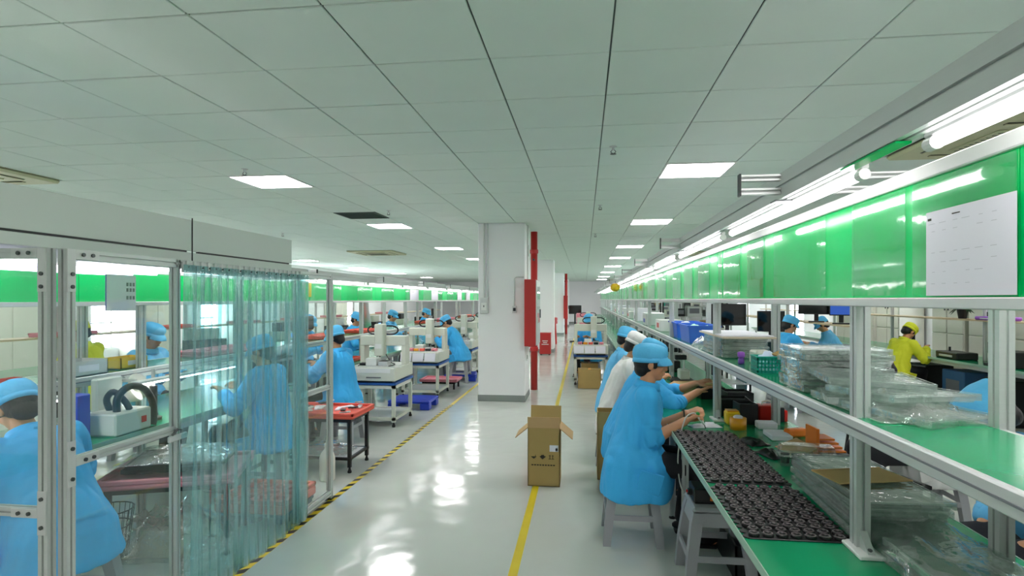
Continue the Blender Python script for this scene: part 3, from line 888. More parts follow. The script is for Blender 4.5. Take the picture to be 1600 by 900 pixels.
def crumple(name, w, l, h, seed, mat, n=26, rough=1.0):
    """closed crumpled bag: noisy dome over a flat base"""
    mb = MB(); r = random.Random(seed); o = r.uniform(0, 50)
    vs = []; fs = []
    for i in range(n + 1):
        for j in range(n + 1):
            u = i / n * 2 - 1; v = j / n * 2 - 1
            e = max(0, 1 - (abs(u) ** 3 + abs(v) ** 3)) ** .5
            q = noise.noise((u * 2.2 + o, v * 2.2, 1)) * .5 + abs(noise.noise((u * 6 + o, v * 6, 3))) * .5 * rough
            kx = 1 + .08 * noise.noise((u * 3, v * 3, o))
            vs.append((u * w / 2 * kx, v * l / 2 * kx, max(.004, h * e * (.55 + .7 * q))))
    for i in range(n):
        for j in range(n): fs.append((i * (n + 1) + j, (i + 1) * (n + 1) + j, (i + 1) * (n + 1) + j + 1, i * (n + 1) + j + 1))
    top = len(vs)
    for i in range(n + 1):
        for j in range(n + 1): vs.append((vs[i * (n + 1) + j][0], vs[i * (n + 1) + j][1], 0))
    for i in range(n):
        for j in range(n): fs.append((top + i * (n + 1) + j, top + i * (n + 1) + j + 1, top + (i + 1) * (n + 1) + j + 1, top + (i + 1) * (n + 1) + j))
    for a in range(n):
        for q in ((a, a + 1), (n * (n + 1) + a + 1, n * (n + 1) + a), ((a + 1) * (n + 1), a * (n + 1)), (a * (n + 1) + n, (a + 1) * (n + 1) + n)):
            fs.append((q[0], top + q[0], top + q[1], q[1]))
    mb.add(vs, fs)
    return mb.mesh(name, mat, True)
def small_parts_row(parent, n, w, l, z, mat, seed, nm='part'):
    r = random.Random(seed)
    for k in range(n):
        x = r.uniform(-w / 2, w / 2); y = r.uniform(-l / 2, l / 2); a = r.uniform(0, 3.14)
        M_ = Matrix.Translation((x, y, z)) @ Matrix.Rotation(a, 4, 'Z')
        MB().box(-.04, .04, -.02, .02, 0, .012, .003, mat=M_).build(nm, mat, parent)

# table with pink tray inside the booth
T1 = (-2.62, 3.48, 0); R1_ = 20
steel_table('trolley', 'black steel trolley inside the booth carrying a pink tray', T1, R1_, .70, .52, .455, m_dark, 'trolley', None, None, True)
t = thing('foam_tray', 'pink foam tray on the black trolley inside the booth', 'tray', (T1[0], T1[1], .456), R1_)
mb = MB(); foam_tray(mb, .78, .60, 0, .06, 1, 1, .03); mb.build('tray_body', m_pinktray, t)
def blister_mesh(w, l, h, nx, ny, mat, name='blister_tray'):
    mb = MB(); px, py = w / nx, l / ny
    zf = h * .78
    mb.box(-w / 2, w / 2, -l / 2, l / 2, zf - .0012, zf)
    for i in range(nx):
        for j in range(ny):
            cx = -w / 2 + (i + .5) * px; cy = -l / 2 + (j + .5) * py; a, b = px * .42, py * .42
            v = [(cx - a, cy - b, zf), (cx + a, cy - b, zf), (cx + a, cy + b, zf), (cx - a, cy + b, zf),
                 (cx - a * .8, cy - b * .8, 0), (cx + a * .8, cy - b * .8, 0), (cx + a * .8, cy + b * .8, 0), (cx - a * .8, cy + b * .8, 0)]
            mb.add(v, [(0, 1, 5, 4), (1, 2, 6, 5), (2, 3, 7, 6), (3, 0, 4, 7), (4, 5, 6, 7)])
    for s in (-1, 1):
        mb.box(s * w / 2, s * (w / 2 - .006), -l / 2, l / 2, zf * .3, h); mb.box(-w / 2, w / 2, s * l / 2, s * (l / 2 - .006), zf * .3, h)
    return mb.mesh(name, mat)
bl_dark = blister_mesh(.56, .40, .035, 6, 4, m_black)
bl_clear = blister_mesh(.36, .30, .03, 4, 3, g_tray)
bl_long = blister_mesh(.30, .62, .03, 3, 7, g_tray)
for k in range(2):
    tag(link('blister_tray', bl_dark, None, (T1[0] + .02 * k, T1[1], .52 + k * .03), (0, 0, R(R1_ + 4 * k))), 'black parts tray on the pink tray in the booth, %s of two' % ('lower', 'upper')[k], 'tray', 'black trays on the pink foam')
tag(link('plastic_bag', crumple('plastic_bag', .62, .46, .07, 3, g_bag), None, (T1[0], T1[1], .582), (0, 0, R(R1_))), 'crinkled clear bag spread over the black trays in the booth', 'bag')
tag(link('plastic_bag', crumple('plastic_bag', .62, .50, .34, 5, g_bag), None, (-2.62, 3.43, .006), (0, 0, R(15))), 'large crinkled clear bag of foam under the booth trolley', 'bag')
tag(link('foam_pile', crumple('foam_pile', .50, .36, .24, 8, m_beigebag, 18), None, (-2.60, 3.44, .004), (0, 0, R(10))), 'beige foam sheets inside the clear bag under the trolley', 'foam')
tag(link('plastic_bag', crumple('plastic_bag', .34, .30, .2, 15, g_bag), None, (-2.25, 3.25, .004), (0, 0, R(40))), 'small clear bag on the floor behind the curtain', 'bag')

# wire waste basket
t = thing('waste_basket', 'round black wire waste basket beside the booth trolley', 'basket', (-2.92, 3.22, 0))
for z, r in ((.0, .10), (.10, .112), (.2, .125), (.3, .138)):
    MB().tube([(r * math.cos(a * .3927 / 1), r * math.sin(a * .3927), z + .004) for a in range(17)], .004, 6).build('ring', m_dark, t)
for a in range(24):
    c, s_ = math.cos(a * 6.283 / 24), math.sin(a * 6.283 / 24)
    MB().cyl((.1 * c, .1 * s_, .004), (.138 * c, .138 * s_, .304), .0022, n=5).build('wire', m_dark, t)
MB().lathe([(.1, .002), (.1, .006)], n=20).build('base', m_dark, t)

# low pallet with salmon tray by the curtain end
t = thing('pallet', 'low navy pallet on the floor under the salmon tray', 'pallet', (-2.36, 4.06, 0))
MB().box(-.26, .26, -.22, .22, .05, .075, .004).build('deck', mk('navy plastic', (24, 44, 84), .45), t)
for sx in (-1, 0, 1):
    for sy in (-1, 1): MB().box(sx * .21 - .04, sx * .21 + .04, sy * .17 - .04, sy * .17 + .04, 0, .05).build('pallet_foot', MATS['navy plastic'], t)
t = thing('foam_tray', 'salmon red foam tray with square pockets on the low pallet', 'tray', (-2.36, 4.06, .076))
mb = MB(); foam_tray(mb, .54, .48, 0, .10, 4, 4, .03); mb.build('tray_body', m_redtray, t)

# black table with salmon tray outside the booth
steel_table('trolley', 'black steel trolley beside the hazard tape carrying a salmon tray', (-2.46, 5.30, 0), 0, .66, .46, .50, m_black, 'trolley', None, .14, True)
t = thing('foam_tray', 'salmon red foam tray on the black trolley by the hazard tape', 'tray', (-2.46, 5.30, .501))
mb = MB(); foam_tray(mb, .74, .54, 0, .055, 1, 1, .025); mb.build('tray_body', m_redtray, t)
r2 = random.Random(4)
for k in range(26):
    x = -2.46 + r2.uniform(-.3, .3); y = 5.30 + r2.uniform(-.2, .2)
    mt = [m_black, m_alu2, m_paper][k % 3]
    a = r2.uniform(0, 3.14)
    M_ = Matrix.Rotation(a, 4, 'Z') @ Matrix.Rotation(r2.uniform(-.2, .2), 4, 'Y')
    o = MB().box(-.05, .05, -.022, .022, 0, .014, .004, mat=M_).build('bracket_part', mt)
    o.location = (x, y, .54 + .012 * (k % 4))
    tag(o, '%s bracket part loose on the salmon tray outside the booth' % ['black', 'silver', 'white'][k % 3], 'part', 'loose parts on the salmon tray')
tag(link('plastic_bag', crumple('plastic_bag', .5, .34, .12, 21, g_bag), None, (-2.46, 5.30, .142)), 'clear bag lying on the lower shelf of the black trolley', 'bag')
t = thing('bottle', 'milky white spray bottle on the floor behind the booth', 'bottle', (-2.26, 4.86, 0))
MB().lathe([(.06, 0), (.068, .012), (.068, .2), (.055, .24), (.03, .27), (.022, .285), (.022, .30)], n=20).build('body', m_bottle, t, True)
MB().lathe([(.026, .295), (.026, .325), (.012, .335)], n=14).build('cap', m_bottle, t, True)
MB().box(-.012, .05, -.012, .012, .335, .36, .005).build('nozzle', m_bottle, t)
# ------------------------------------------------------------------ equipment on the booth bench
t = thing('fume_extractor', 'off white extractor unit with coiled black hose on the booth bench', 'extractor', (-2.98, 3.36, .751))
MB().box(-.10, .12, -.15, .15, 0, .14, .01).build('body', m_offw, t)
MB().box(.12, .124, .06, .10, .05, .09).build('switch', m_brightred, t)
MB().tube(curve([(.05, -.06, .13), (.06, -.07, .22), (.08, -.03, .28), (.09, .04, .29), (.10, .12, .25), (.11, .17, .16), (.11, .18, .06), (.11, .17, .01)]), .022, 10).build('hose', m_black, t, True)
MB().tube(curve([(-.03, -.02, .13), (-.04, -.04, .21), (0, -.03, .26), (.05, 0, .2), (.07, .02, .14)]), .02, 10).build('hose', m_black, t, True)
MB().box(-.15, -.10, -.05, .16, 0, .34, .01).build('back_panel', m_offw, t)
tag(MB().box(-.05, .05, -.05, .05, 0, .28, .006).build('parts_box', m_blue), 'bright blue box on the booth bench behind the seated worker', 'box').location = (-3.02, 3.10, .751)
for k, (y, z) in enumerate(((3.62, 1.0), (3.70, .93), (3.56, .92))):
    t = thing('work_lamp', 'white ribbed flexible lamp head over the booth bench, %s of three' % ORD[k], 'lamp', (-3.1, y, z), 0, 'ribbed lamp heads in the booth')
    pr_l = []
    for q in range(9): pr_l += [(.028 + .004 * q, .01 * q), (.024 + .004 * q, .01 * q + .005)]
    o = MB().lathe(pr_l, n=16).build('ribbed_head', m_bottle, t); o.rotation_euler = (R(60), 0, R(70 + 20 * k))
    MB().tube([(0, 0, 0), (-.06, .02, .06), (-.085, .03, 1.06 - z)], .008, 6).build('arm', m_alu2, t)
t = thing('screw_jig', 'black torque driver stand clamped on the booth bench', 'tool', (-3.02, 3.72, .751))
MB().lathe([(.055, 0), (.055, .02), (.03, .03), (.03, .05)], n=16).build('base', m_black, t)
MB().cyl((0, 0, .05), (0, 0, .24), .026, n=14).build('body', m_black, t)
MB().cyl((0, 0, .24), (0, 0, .36), .012, n=10).build('rod', m_alu2, t)
t = thing('bench_light', 'lit LED bar over the booth bench work area', 'tube light', (-2.98, 2.55, 1.02))
MB().box(-.03, .03, -.42, .42, .012, .03, .004).build('housing', m_white, t)
MB().box(-.025, .025, -.41, .41, .0, .012, .003).build('diffuser', e_tube, t)
for s in (-1, 1): MB().box(-.2, -.03, s * .38 - .01, s * .38 + .01, .02, .04).build('bracket', m_alu2, t)
t = thing('bench_light', 'lit LED bar over the bench behind the strip curtain', 'tube light', (-2.98, 4.05, 1.02))
MB().box(-.03, .03, -.55, .55, .012, .03, .004).build('housing', m_white, t)
MB().box(-.025, .025, -.54, .54, .0, .012, .003).build('diffuser', e_tube, t)
for s in (-1, 1): MB().box(-.2, -.03, s * .5 - .01, s * .5 + .01, .02, .04).build('bracket', m_alu2, t)
for k, (x, y, w, l, h_, mt, lab, cat) in enumerate(((-3.35, 2.6, .12, .2, .05, m_dark, 'dark instrument on the booth shelf near the corner post', 'instrument'), (-3.3, 2.95, .06, .09, .045, m_brightred, 'small red block on the booth shelf', 'block'),
        (-3.32, 3.4, .2, .3, .10, m_alu2, 'grey parts bin on the booth shelf', 'bin'), (-3.35, 3.85, .15, .25, .08, m_yellow, 'yellow parts bin on the shelf behind the curtain', 'bin'))):
    mb = MB(); mb.box(-w / 2, w / 2, -l / 2, l / 2, 0, .008); 
    for s in (-1, 1): mb.box(s * w / 2, s * (w / 2 - .006), -l / 2, l / 2, 0, h_); mb.box(-w / 2, w / 2, s * l / 2, s * (l / 2 - .006), 0, h_)
    t = thing('parts_bin', lab, cat, (x, y, 1.101)); mb.build('bin_body', mt, t)
    MB().box(w / 2, w / 2 + .004, -l * .25, l * .25, h_ * .3, h_ * .7).build('label_plate', m_paper, t)
for k in range(2):
    tag(MB().box(-.012, .012, -.5, .5, -.012, .012, .003).build('uv_tube', emitter('violet white tube %d' % k, (.86, .72, 1.0), 5)), 'violet white tube lamp hung inside the booth, %s one' % ('front', 'rear')[k], 'tube light').location = (-2.62 - .25 * k, 2.75 + .1 * k, 1.76 + .0 * k)

# ------------------------------------------------------------------ gantry machines
def machine(loc, label, tlabel, paper=False, k=0):
    """dispensing robot on a white tube table; local origin at table centre, +x towards the aisle, -y towards the viewer"""
    x, y, _ = loc
    tb = thing('machine_table', tlabel, 'table', loc, 0, 'white machine tables')
    w, l, h = .62, .74, .52
    for sx in (-1, 1):
        for sy in (-1, 1):
            MB().box(sx * (w / 2) - (.0 if sx < 0 else .045), sx * (w / 2) + (.045 if sx < 0 else 0), sy * l / 2 - (0 if sy < 0 else .045), sy * l / 2 + (.045 if sy < 0 else 0), .06, h, .003).build('leg', m_cream, tb)
            MB().lathe([(.02, 0), (.022, .02), (.012, .04), (.01, .06)], (sx * (w / 2 - .022), sy * (l / 2 - .022), 0), n=10).build('castor', m_rubber, tb)
    f = MB()
    for z in (.08, h - .04):
        for s in (-1, 1):
            f.box(-w / 2, w / 2, s * l / 2, s * (l / 2 - .04), z, z + .04); f.box(s * w / 2, s * (w / 2 - .04), -l / 2, l / 2, z, z + .04)
    f.build('rail_frame', m_cream, tb)
    MB().box(-w / 2 + .04, w / 2 - .04, -l / 2 + .04, l / 2 - .04, .10, .112).build('lower_shelf', m_alu2, tb)
    MB().box(-w / 2 - .01, w / 2 + .01, -l / 2 - .01, l / 2 + .01, h + .005, h + .035, .004).build('table_top', m_bluetop, tb)
    t = thing('dispensing_machine', label, 'machine', (x, y, h + .036), 0, 'gantry dispensing machines')
    MB().box(-.27, .27, -.34, .30, 0, .022).build('base_plate', m_black, t)
    MB().box(-.32, .32, -.40, .36, .022, .185, .008).build('base', m_offw, t)
    MB().box(-.31, .26, -.402, -.398, .125, .183).build('front_strip', m_white, t)
    MB().box(-.05, .14, -.404, -.399, .06, .075).build('name_plate', m_greyink, t)
    MB().box(-.29, .29, -.34, .28, .185, .193).build('work_plate', m_alu2, t)
    for s in (-1, 1):
        MB().box(s * .315, s * .255, .06, .24, .185, .45, .006).build('gantry_post', m_offw, t)
    MB().box(-.315, .315, .05, .22, .43, .56, .008).build('gantry_beam', m_offw, t)
    hd = MB().box(-.08 + .08 * k, .04 + .08 * k, -.05, .10, .30, .72, .012).build('spindle_head', m_offw, t)
    MB().cyl((-.02 + .08 * k, -.0, .22), (-.02 + .08 * k, -.0, .30), .014, n=10).build('nozzle', m_dark, hd)
    MB().box(-.07 + .08 * k, .02 + .08 * k, -.052, -.048, .40, .46).build('cover', m_white, hd)
    for s in (-1, 1):
        c = [(-.02 + .08 * k, .12, .58)] + [(-.02 + .08 * k + s * (.12 + .09 * math.sin(a)), .12, .635 - .055 * math.cos(a)) for a in [q * math.pi / 8 for q in range(9)]] + [(-.02 + .08 * k, .12, .69)]
        MB().tube(c, .011, 8).build('cable_chain', m_black, t)
    MB().box(-.12, .02, -.24, -.06, .193, .29, .006).build('fixture', m_white, t)
    MB().box(.04, .16, -.22, -.08, .193, .25, .004).build('fixture', m_alu2, t)
    MB().box(-.22, -.14, -.2, -.1, .193, .225, .004).build('part_nest', m_dark, t)
    MB().box(.045, .155, -.21, -.09, .25, .256).build('part_nest', m_dark, t)
    for s in (-1, 1): MB().tube(curve([(s * .2, -.28, .20), (s * .22, -.1, .205), (s * .12, .02, .22), (s * .05, .04, .32)]), .006, 6).build('hose', m_black, t)
    if paper:
        for q, xx in enumerate((-.22, -.02, .18)):
            M_ = Matrix.Translation((xx, -.425, .10)) @ Matrix.Rotation(R(-18), 4, 'X')
            MB().box(-.09, .09, -.002, .001, -.06, .075, mat=M_).build('instruction_sheet', m_paper, t)
        for q in range(5): MB().box(-.24 + q * .1, -.16 + q * .1, -.26, -.12, .19, .235, .006).build('part_nest', [m_pinktray, m_amber, m_redtray, m_dark, m_pinktray][q], t)
    MB().box(.26, .36, -.30, -.25, .185, .196).build('side_handle', m_white, t)
    return t
machine((-2.66, 7.33, 0), 'nearest off white gantry dispensing machine left of the aisle', 'nearest white tube table with blue top under a dispensing machine')
machine((-2.66, 9.50, 0), 'second gantry dispensing machine with white instruction sheets on its front', 'second white tube table with blue top under a dispensing machine', True, 1)
machine((-2.62, 12.1, 0), 'third gantry dispensing machine half hidden by the column', 'third white tube table under a dispensing machine by the column', False, 1)
machine((-2.62, 14.9, 0), 'fourth gantry dispensing machine behind the column', 'fourth white tube table under a dispensing machine', False)
machine((.12, 11.25, 0), 'gantry machine right of the aisle beyond the brown cartons', 'white tube table of the machine right of the aisle', True, 1)
machine((.12, 15.4, 0), 'distant gantry machine right of the aisle', 'white tube table of the distant machine right of the aisle', False)

def pallet(loc, rz, label):
    t = thing('pallet', label, 'pallet', loc, rz, 'blue plastic pallets')
    MB().box(-.31, .31, -.27, .27, .09, .13, .01).build('deck', m_blue, t)
    for sx in (-1, 1):
        for sy in (-1, 1): MB().box(sx * .24 - .07, sx * .24 + .07, sy * .2 - .07, sy * .2 + .07, 0, .09, .008).build('pallet_foot', m_blue, t)
    for j in range(5): MB().box(-.29, .29, -.22 + j * .11 - .012, -.22 + j * .11 + .012, .13, .136, .003).build('rib', m_blue, t)
pallet((-2.53, 8.36, 0), 0, 'bright blue plastic pallet on the floor between two machines')
pallet((-2.45, 11.3, 0), 8, 'small blue plastic pallet on the floor beside the column')
t = steel_table('trolley', 'low black trolley under the pink tray between the machines', (-2.58, 10.22, 0), 0, .6, .4, .13, m_black, 'trolley', None, None, False)
t = thing('foam_tray', 'pink foam tray low on the floor trolley between the machines', 'tray', (-2.58, 10.22, .132))
mb = MB(); foam_tray(mb, .68, .48, 0, .05, 1, 1, .03); mb.build('tray_body', m_pinktray, t)
t = thing('control_panel', 'small operator panel with lit blue screen left of the first machine', 'screen', (-3.12, 6.75, .751))
MB().box(-.02, .02, -.12, .12, .12, .30, .006).build('case', m_offw, t)
MB().box(.02, .022, -.085, .085, .15, .27).build('lit_screen', m_lcd, t)
MB().box(-.03, .03, -.04, .04, 0, .13, .004).build('stand', m_alu2, t)
for k, (x, y, z, w, l, mt, nm) in enumerate(((-3.38, 7.1, 1.101, .30, .7, m_redtray, 'salmon'), (-3.38, 8.4, 1.101, .30, .6, m_redtray, 'salmon'), (-3.38, 12.2, 1.101, .3, 1.0, m_redtray, 'salmon'), (-3.38, 13.9, 1.101, .3, .9, m_pinktray, 'pink'),
        (-3.38, 5.0, 1.101, .3, .9, m_pinktray, 'pink'), (-3.30, 7.6, .751, .36, .5, m_redtray, 'salmon'), (-3.38, 16.4, 1.101, .3, 1.2, m_redtray, 'salmon'))):
    t = thing('foam_tray', '%s foam tray on the left %s, %s one from the front' % (nm, 'shelf' if z > 1 else 'bench behind the first machine', ORD[k]), 'tray', (x, y, z), 0, 'foam trays on the left shelf')
    mb = MB(); foam_tray(mb, w, l, 0, .05, 3, 5, .02); mb.build('tray_body', mt, t)
t = thing('notice_tag', 'small yellow card hung on the left boards past the booth', 'card', (-3.1, 6.2, 1.72))
MB().box(0, .004, -.03, .05, -.09, .07, .001).build('card', m_yellow, t)
MB().box(-.09, .003, -.004, .004, .06, .066).build('hook', m_bolt, t)
for k, (x, y) in enumerate(((.66, 12.6), (1.0, 9.6))):
    t = thing('paper_lantern', 'yellow paper ball hung over the right bench, %s one' % ('left', 'right')[k], 'decoration', (x, y, 1.86 if k == 0 else 1.80), 0, 'yellow hanging balls')
    MB().ell((0, 0, 0), (.10, .10, .085), 16).build('ball', m_yellow, t, True)
    for a in range(8):
        pts = [(.101 * math.cos(p) * math.cos(a * .785), .101 * math.cos(p) * math.sin(a * .785), .086 * math.sin(p)) for p in [q * .3 - 1.5 for q in range(11)]]
        MB().tube(pts, .004, 5).build('rib', m_amber, t)
    MB().cyl((0, 0, .085), (0, 0, .14), .004, n=6).build('cord', m_bolt, t)
# ------------------------------------------------------------------ people
def remeshed(mb, name, mat, voxel, smooth_it=3, disp=None):
    me = bpy.data.meshes.new(name); me.from_pydata(mb.v, [], mb.f)
    bm = bmesh.new(); bm.from_mesh(me); bmesh.ops.recalc_face_normals(bm, faces=bm.faces); bm.to_mesh(me); bm.free()
    o = bpy.data.objects.new('tmp', me); COL.objects.link(o)
    md = o.modifiers.new('r', 'REMESH'); md.mode = 'VOXEL'; md.voxel_size = voxel
    if smooth_it:
        sm = o.modifiers.new('s', 'SMOOTH'); sm.factor = .5; sm.iterations = smooth_it
    dg = bpy.context.evaluated_depsgraph_get()
    res = bpy.data.meshes.new_from_object(o.evaluated_get(dg))
    bpy.data.objects.remove(o); bpy.data.meshes.remove(me)
    res.name = name
    if disp:
        n = len(res.vertices); ns = [v.normal.copy() for v in res.vertices]
        for v, nn in zip(res.vertices, ns): v.co = v.co + nn * disp(v.co)
    res.materials.clear(); res.materials.append(mat)
    smooth_flag(res)
    return res
def seg(mb, p, q, r0, r1, n=14):
    mb.cyl(p, q, r0, r1, n=n); mb.ell(p, (r0,) * 3, n); mb.ell(q, (r1,) * 3, n)
def chain(mb, pts, rs, n=14):
    for i in range(len(pts) - 1): seg(mb, pts[i], pts[i + 1], rs[i], rs[i + 1], n)
def ik(a, c, l1, l2, pole):
    a = Vector(a); c = Vector(c); d = c - a; L = min(d.length, (l1 + l2) * .995); dn = d.normalized(); c = a + dn * L
    x = (l1 * l1 - l2 * l2 + L * L) / (2 * L); h = math.sqrt(max(0, l1 * l1 - x * x))
    pv = Vector(pole); pv = pv - dn * pv.dot(dn)
    return a + dn * x + pv.normalized() * h, c
def hand(mb, w, d, nrm, side, curl, fr=.0085, pinch=False):
    """w wrist, d pointing direction, nrm back-of-hand normal, side +1 right / -1 left"""
    d = Vector(d).normalized(); nrm = Vector(nrm); nrm = (nrm - d * nrm.dot(d)).normalized(); lat = d.cross(nrm) * side   # towards the little finger for the right hand
    w = Vector(w)
    for o in (-.026, -.009, .009, .026):
        seg(mb, w + d * .012 + lat * o * .8, w + d * .082 + lat * o, .015, .0125, 10)
    for k, (o, L) in enumerate(((-.029, .070), (-.0095, .078), (.0095, .073), (.028, .058))):
        p = w + d * .084 + lat * o; c0 = curl * (1 + .12 * k); ang = c0 * .5; pts = [p]
        for j, fL in enumerate((.45, .32, .23)):
            dd = d * math.cos(ang) - nrm * math.sin(ang) + lat * (o * 1.5)
            p = p + dd.normalized() * (L * fL); pts.append(p); ang += c0
        chain(mb, pts, [fr, fr * .95, fr * .88, fr * .75], 8)
    b = w + d * .03 - lat * .028
    t1 = b + (d * .75 - lat * .62 - nrm * .35).normalized() * .042
    t2 = t1 + (d * .9 - lat * (.1 if curl > .4 else .35) - nrm * .35).normalized() * .032
    t3 = t2 + (d * .95 + lat * (.3 if curl > .4 else -.1) - nrm * .3).normalized() * .026
    chain(mb, [b, t1, t2, t3], [.015, .012, .0105, .008], 8)
    return w + d * .11 - nrm * .02

def person(label, loc, rotz, coat, cap, *, lean=12, pitch=25, turn=0, roll=0, wr=(.14, .34, .82), wl=(-.14, .34, .82), curl=.5, seat=.45, standing=False,
           voxel=.010, hem=.28, sleeve=.75, trousers=None, skin=None, visor=True, hairlow=.0, group='workers', crown=1.0, cuff_puff=0, scale=1.0, front=.30, pole_r=(.5, -.5, -.6), pole_l=(-.5, -.5, -.6)):
    t = thing('person', label, 'person', loc, rotz, group)
    skin = skin or m_skin; trousers = trousers or m_trous
    hz = (seat + .085) if not standing else .86
    H = Vector((0, 0, hz)); Ls = R(lean)
    sp = Vector((0, math.sin(Ls), math.cos(Ls))); fw = Vector((0, math.cos(Ls), -math.sin(Ls))); rt = Vector((1, 0, 0))
    def S(x, y, h): return H + rt * x + fw * y + sp * h
    SM = Matrix(((1, 0, 0, H.x), (0, fw.y, sp.y, H.y), (0, fw.z, sp.z, H.z), (0, 0, 0, 1)))
    N = S(0, .005, .49)
    pt = Ls * .55 + R(pitch) * .35
    nd = Vector((0, math.sin(pt), math.cos(pt)))
    HCn = N + nd * .155
    HM = Matrix.Translation(HCn) @ Matrix.Rotation(R(-turn), 4, 'Z') @ Matrix.Rotation(-R(pitch), 4, 'X') @ Matrix.Rotation(R(roll), 4, 'Y')
    # joints
    sh = {1: S(.165, .0, .435), -1: S(-.165, .0, .435)}
    wrist = {1: Vector(wr), -1: Vector(wl)}; elb = {}
    for s in (1, -1):
        elb[s], wrist[s] = ik(sh[s], wrist[s], .285, .25, pole_r if s == 1 else pole_l)
    if standing:
        hipj = {s: H + Vector((s * .09, 0, -.02)) for s in (1, -1)}
        knee = {s: Vector((s * .10, .03, .46)) for s in (1, -1)}; ank = {s: Vector((s * .10, -.02, .085)) for s in (1, -1)}
    else:
        hipj = {s: H + Vector((s * .09, .02, -.01)) for s in (1, -1)}
        knee = {s: Vector((s * .12, .42, seat + .04)) for s in (1, -1)}; ank = {s: Vector((s * .11, .36, .09)) for s in (1, -1)}
    # --- body
    b = MB()
    def ring(c, w, d, n=20, e=1.0):
        out = []
        for j in range(n):
            a = 2 * math.pi * j / n; ca, sa = math.cos(a), math.sin(a)
            out.append((c[0] + w * math.copysign(abs(ca) ** e, ca), c[1] + d * math.copysign(abs(sa) ** e, sa), c[2]))
        return out
    b.loft([ring((0, 0, h), w, d) for h, w, d in ((-.10, .12, .09), (0, .155, .105), (.12, .13, .095), (.24, .135, .10), (.36, .155, .105), (.43, .16, .09), (.47, .11, .07), (.50, .05, .05))], mat=SM)
    seg(b, S(0, 0, .45), N + nd * .08, .055, .05)
    for s in (1, -1):
        chain(b, [sh[s], elb[s], wrist[s]], [.052, .043, .028])
        seg(b, elb[s].lerp(wrist[s], .25), wrist[s], .042, .027)
        chain(b, [hipj[s], knee[s], ank[s]], [.082, .056, .038])
        seg(b, ank[s], ank[s] + Vector((0, .15, -.045)), .038, .03)
    b.ell((0, -.012, .022), (.074, .094, .094), 20, mat=HM)
    b.ell((0, .028, -.035), (.060, .064, .080), 18, mat=HM)
    b.ell((0, .058, -.092), (.034, .030, .026), 12, mat=HM)
    b.ell((0, .075, .018), (.05, .018, .014), 12, mat=HM)
    b.ell((0, .097, -.022), (.0125, .018, .026), 10, mat=HM)
    b.ell((0, .103, -.038), (.016, .014, .012), 10, mat=HM)
    b.ell((0, .086, -.066), (.024, .012, .012), 10, mat=HM)
    for s in (1, -1):
        b.ell((s * .076, -.006, -.016), (.010, .022, .032), 10, mat=HM)
        b.ell((s * .035, .066, -.03), (.024, .02, .022), 10, mat=HM)
    fing = max(.0085, voxel * .95)
    grip = {}
    for s in (1, -1):
        dv = (wrist[s] - elb[s]).normalized(); dv = (dv + Vector((0, .1, -.05))).normalized()
        grip[s] = hand(b, wrist[s], dv, (-.35 * s, .1, 1), s, curl, fing)
    link('body', remeshed(b, 'body', skin, voxel, 2), t)
    # face details
    for s in (1, -1):
        MB().ell((s * .030, .0835, -.004), (.0125, .006, .006), 10, mat=HM).build('eye', m_eye, t, True)
        MB().tube([HM @ Vector((s * .014, .094, .016)), HM @ Vector((s * .032, .091, .021)), HM @ Vector((s * .05, .078, .015))], .0035, 6).build('eyebrow', m_hair, t)
    MB().ell((0, .0965, -.066), (.02, .005, .006), 10, mat=HM).build('lips', m_lip, t, True)
    # --- hair
    h = MB()
    h.ell((0, -.032, .012), (.083, .088, .094), 18, mat=HM)
    h.ell((0, -.055, -.05 - hairlow), (.066, .052, .055 + hairlow), 16, mat=HM)
    for s in (1, -1): h.ell((s * .071, .02, -.002), (.012, .022, .035), 10, mat=HM)
    link('hair', remeshed(h, 'hair', m_hair, max(voxel, .007), 1), t)
    # --- coat
    c = MB()
    c.loft([ring((0, .0, hh), w, d, 22) for hh, w, d in ((-.06, .205, .165), (.03, .20, .16), (.12, .19, .15), (.24, .188, .148), (.34, .195, .142), (.41, .197, .12), (.455, .15, .095), (.485, .095, .08), (.505, .078, .076))], mat=SM)
    if standing:
        c.loft([ring((0, .01, z), w, d, 22) for z, w, d in ((hz + .10, .19, .15), (hz, .205, .165), (hz - .2, .215, .18), (hem, .225, .19))])
    else:
        y1 = front
        of = math.tan(Ls) * .16; rows = [(hz + .16, .165, -.11 + of, .11 + of), (hz + .06, .20, -.155 + of * .25, .21), (hz - .02, .225, -.18, y1), (hz - .12, .235, -.195, y1 + .015), (hem + .03, .243, -.205, y1 + .01), (hem, .238, -.20, y1)]
        c.loft([ring((0, (ya + yb) / 2, z), w, (yb - ya) / 2, 26, .72) for z, w, ya, yb in rows])
    for s in (1, -1):
        e = elb[s]; w_ = wrist[s]; end = e.lerp(w_, sleeve)
        chain(c, [sh[s] + Vector((0, 0, -.005)), e], [.082, .070])
        if sleeve > .02: seg(c, e, end, .070, .056 if cuff_puff == 0 else .066)
    o0 = rnd.uniform(0, 40)
    def wr_(p):
        a = noise.noise((p.x * 7 + o0, p.y * 7, p.z * 2.6)) * .014
        a += (abs(noise.noise((p.x * 15 + o0, p.y * 15, p.z * 4))) - .25) * .016
        for s in (1, -1):
            dd = (p - elb[s]).length
            if dd < .16: a += math.sin(dd * 170 + noise.noise(p * 12) * 4) * .007 * (1 - dd / .16)
        return a
    co = link('coat', remeshed(c, 'coat', coat, max(voxel, .007), 3, wr_), t)
    for s in (1, -1):
        e = elb[s]; w_ = wrist[s]; end = e.lerp(w_, sleeve); d_ = (w_ - e).normalized()
        MB().tube([end - d_ * .03, end - d_ * .012, end + d_ * .008], [.060 if not cuff_puff else .07, .058 if not cuff_puff else .064, .050], 16).build('cuff', coat, co, True)
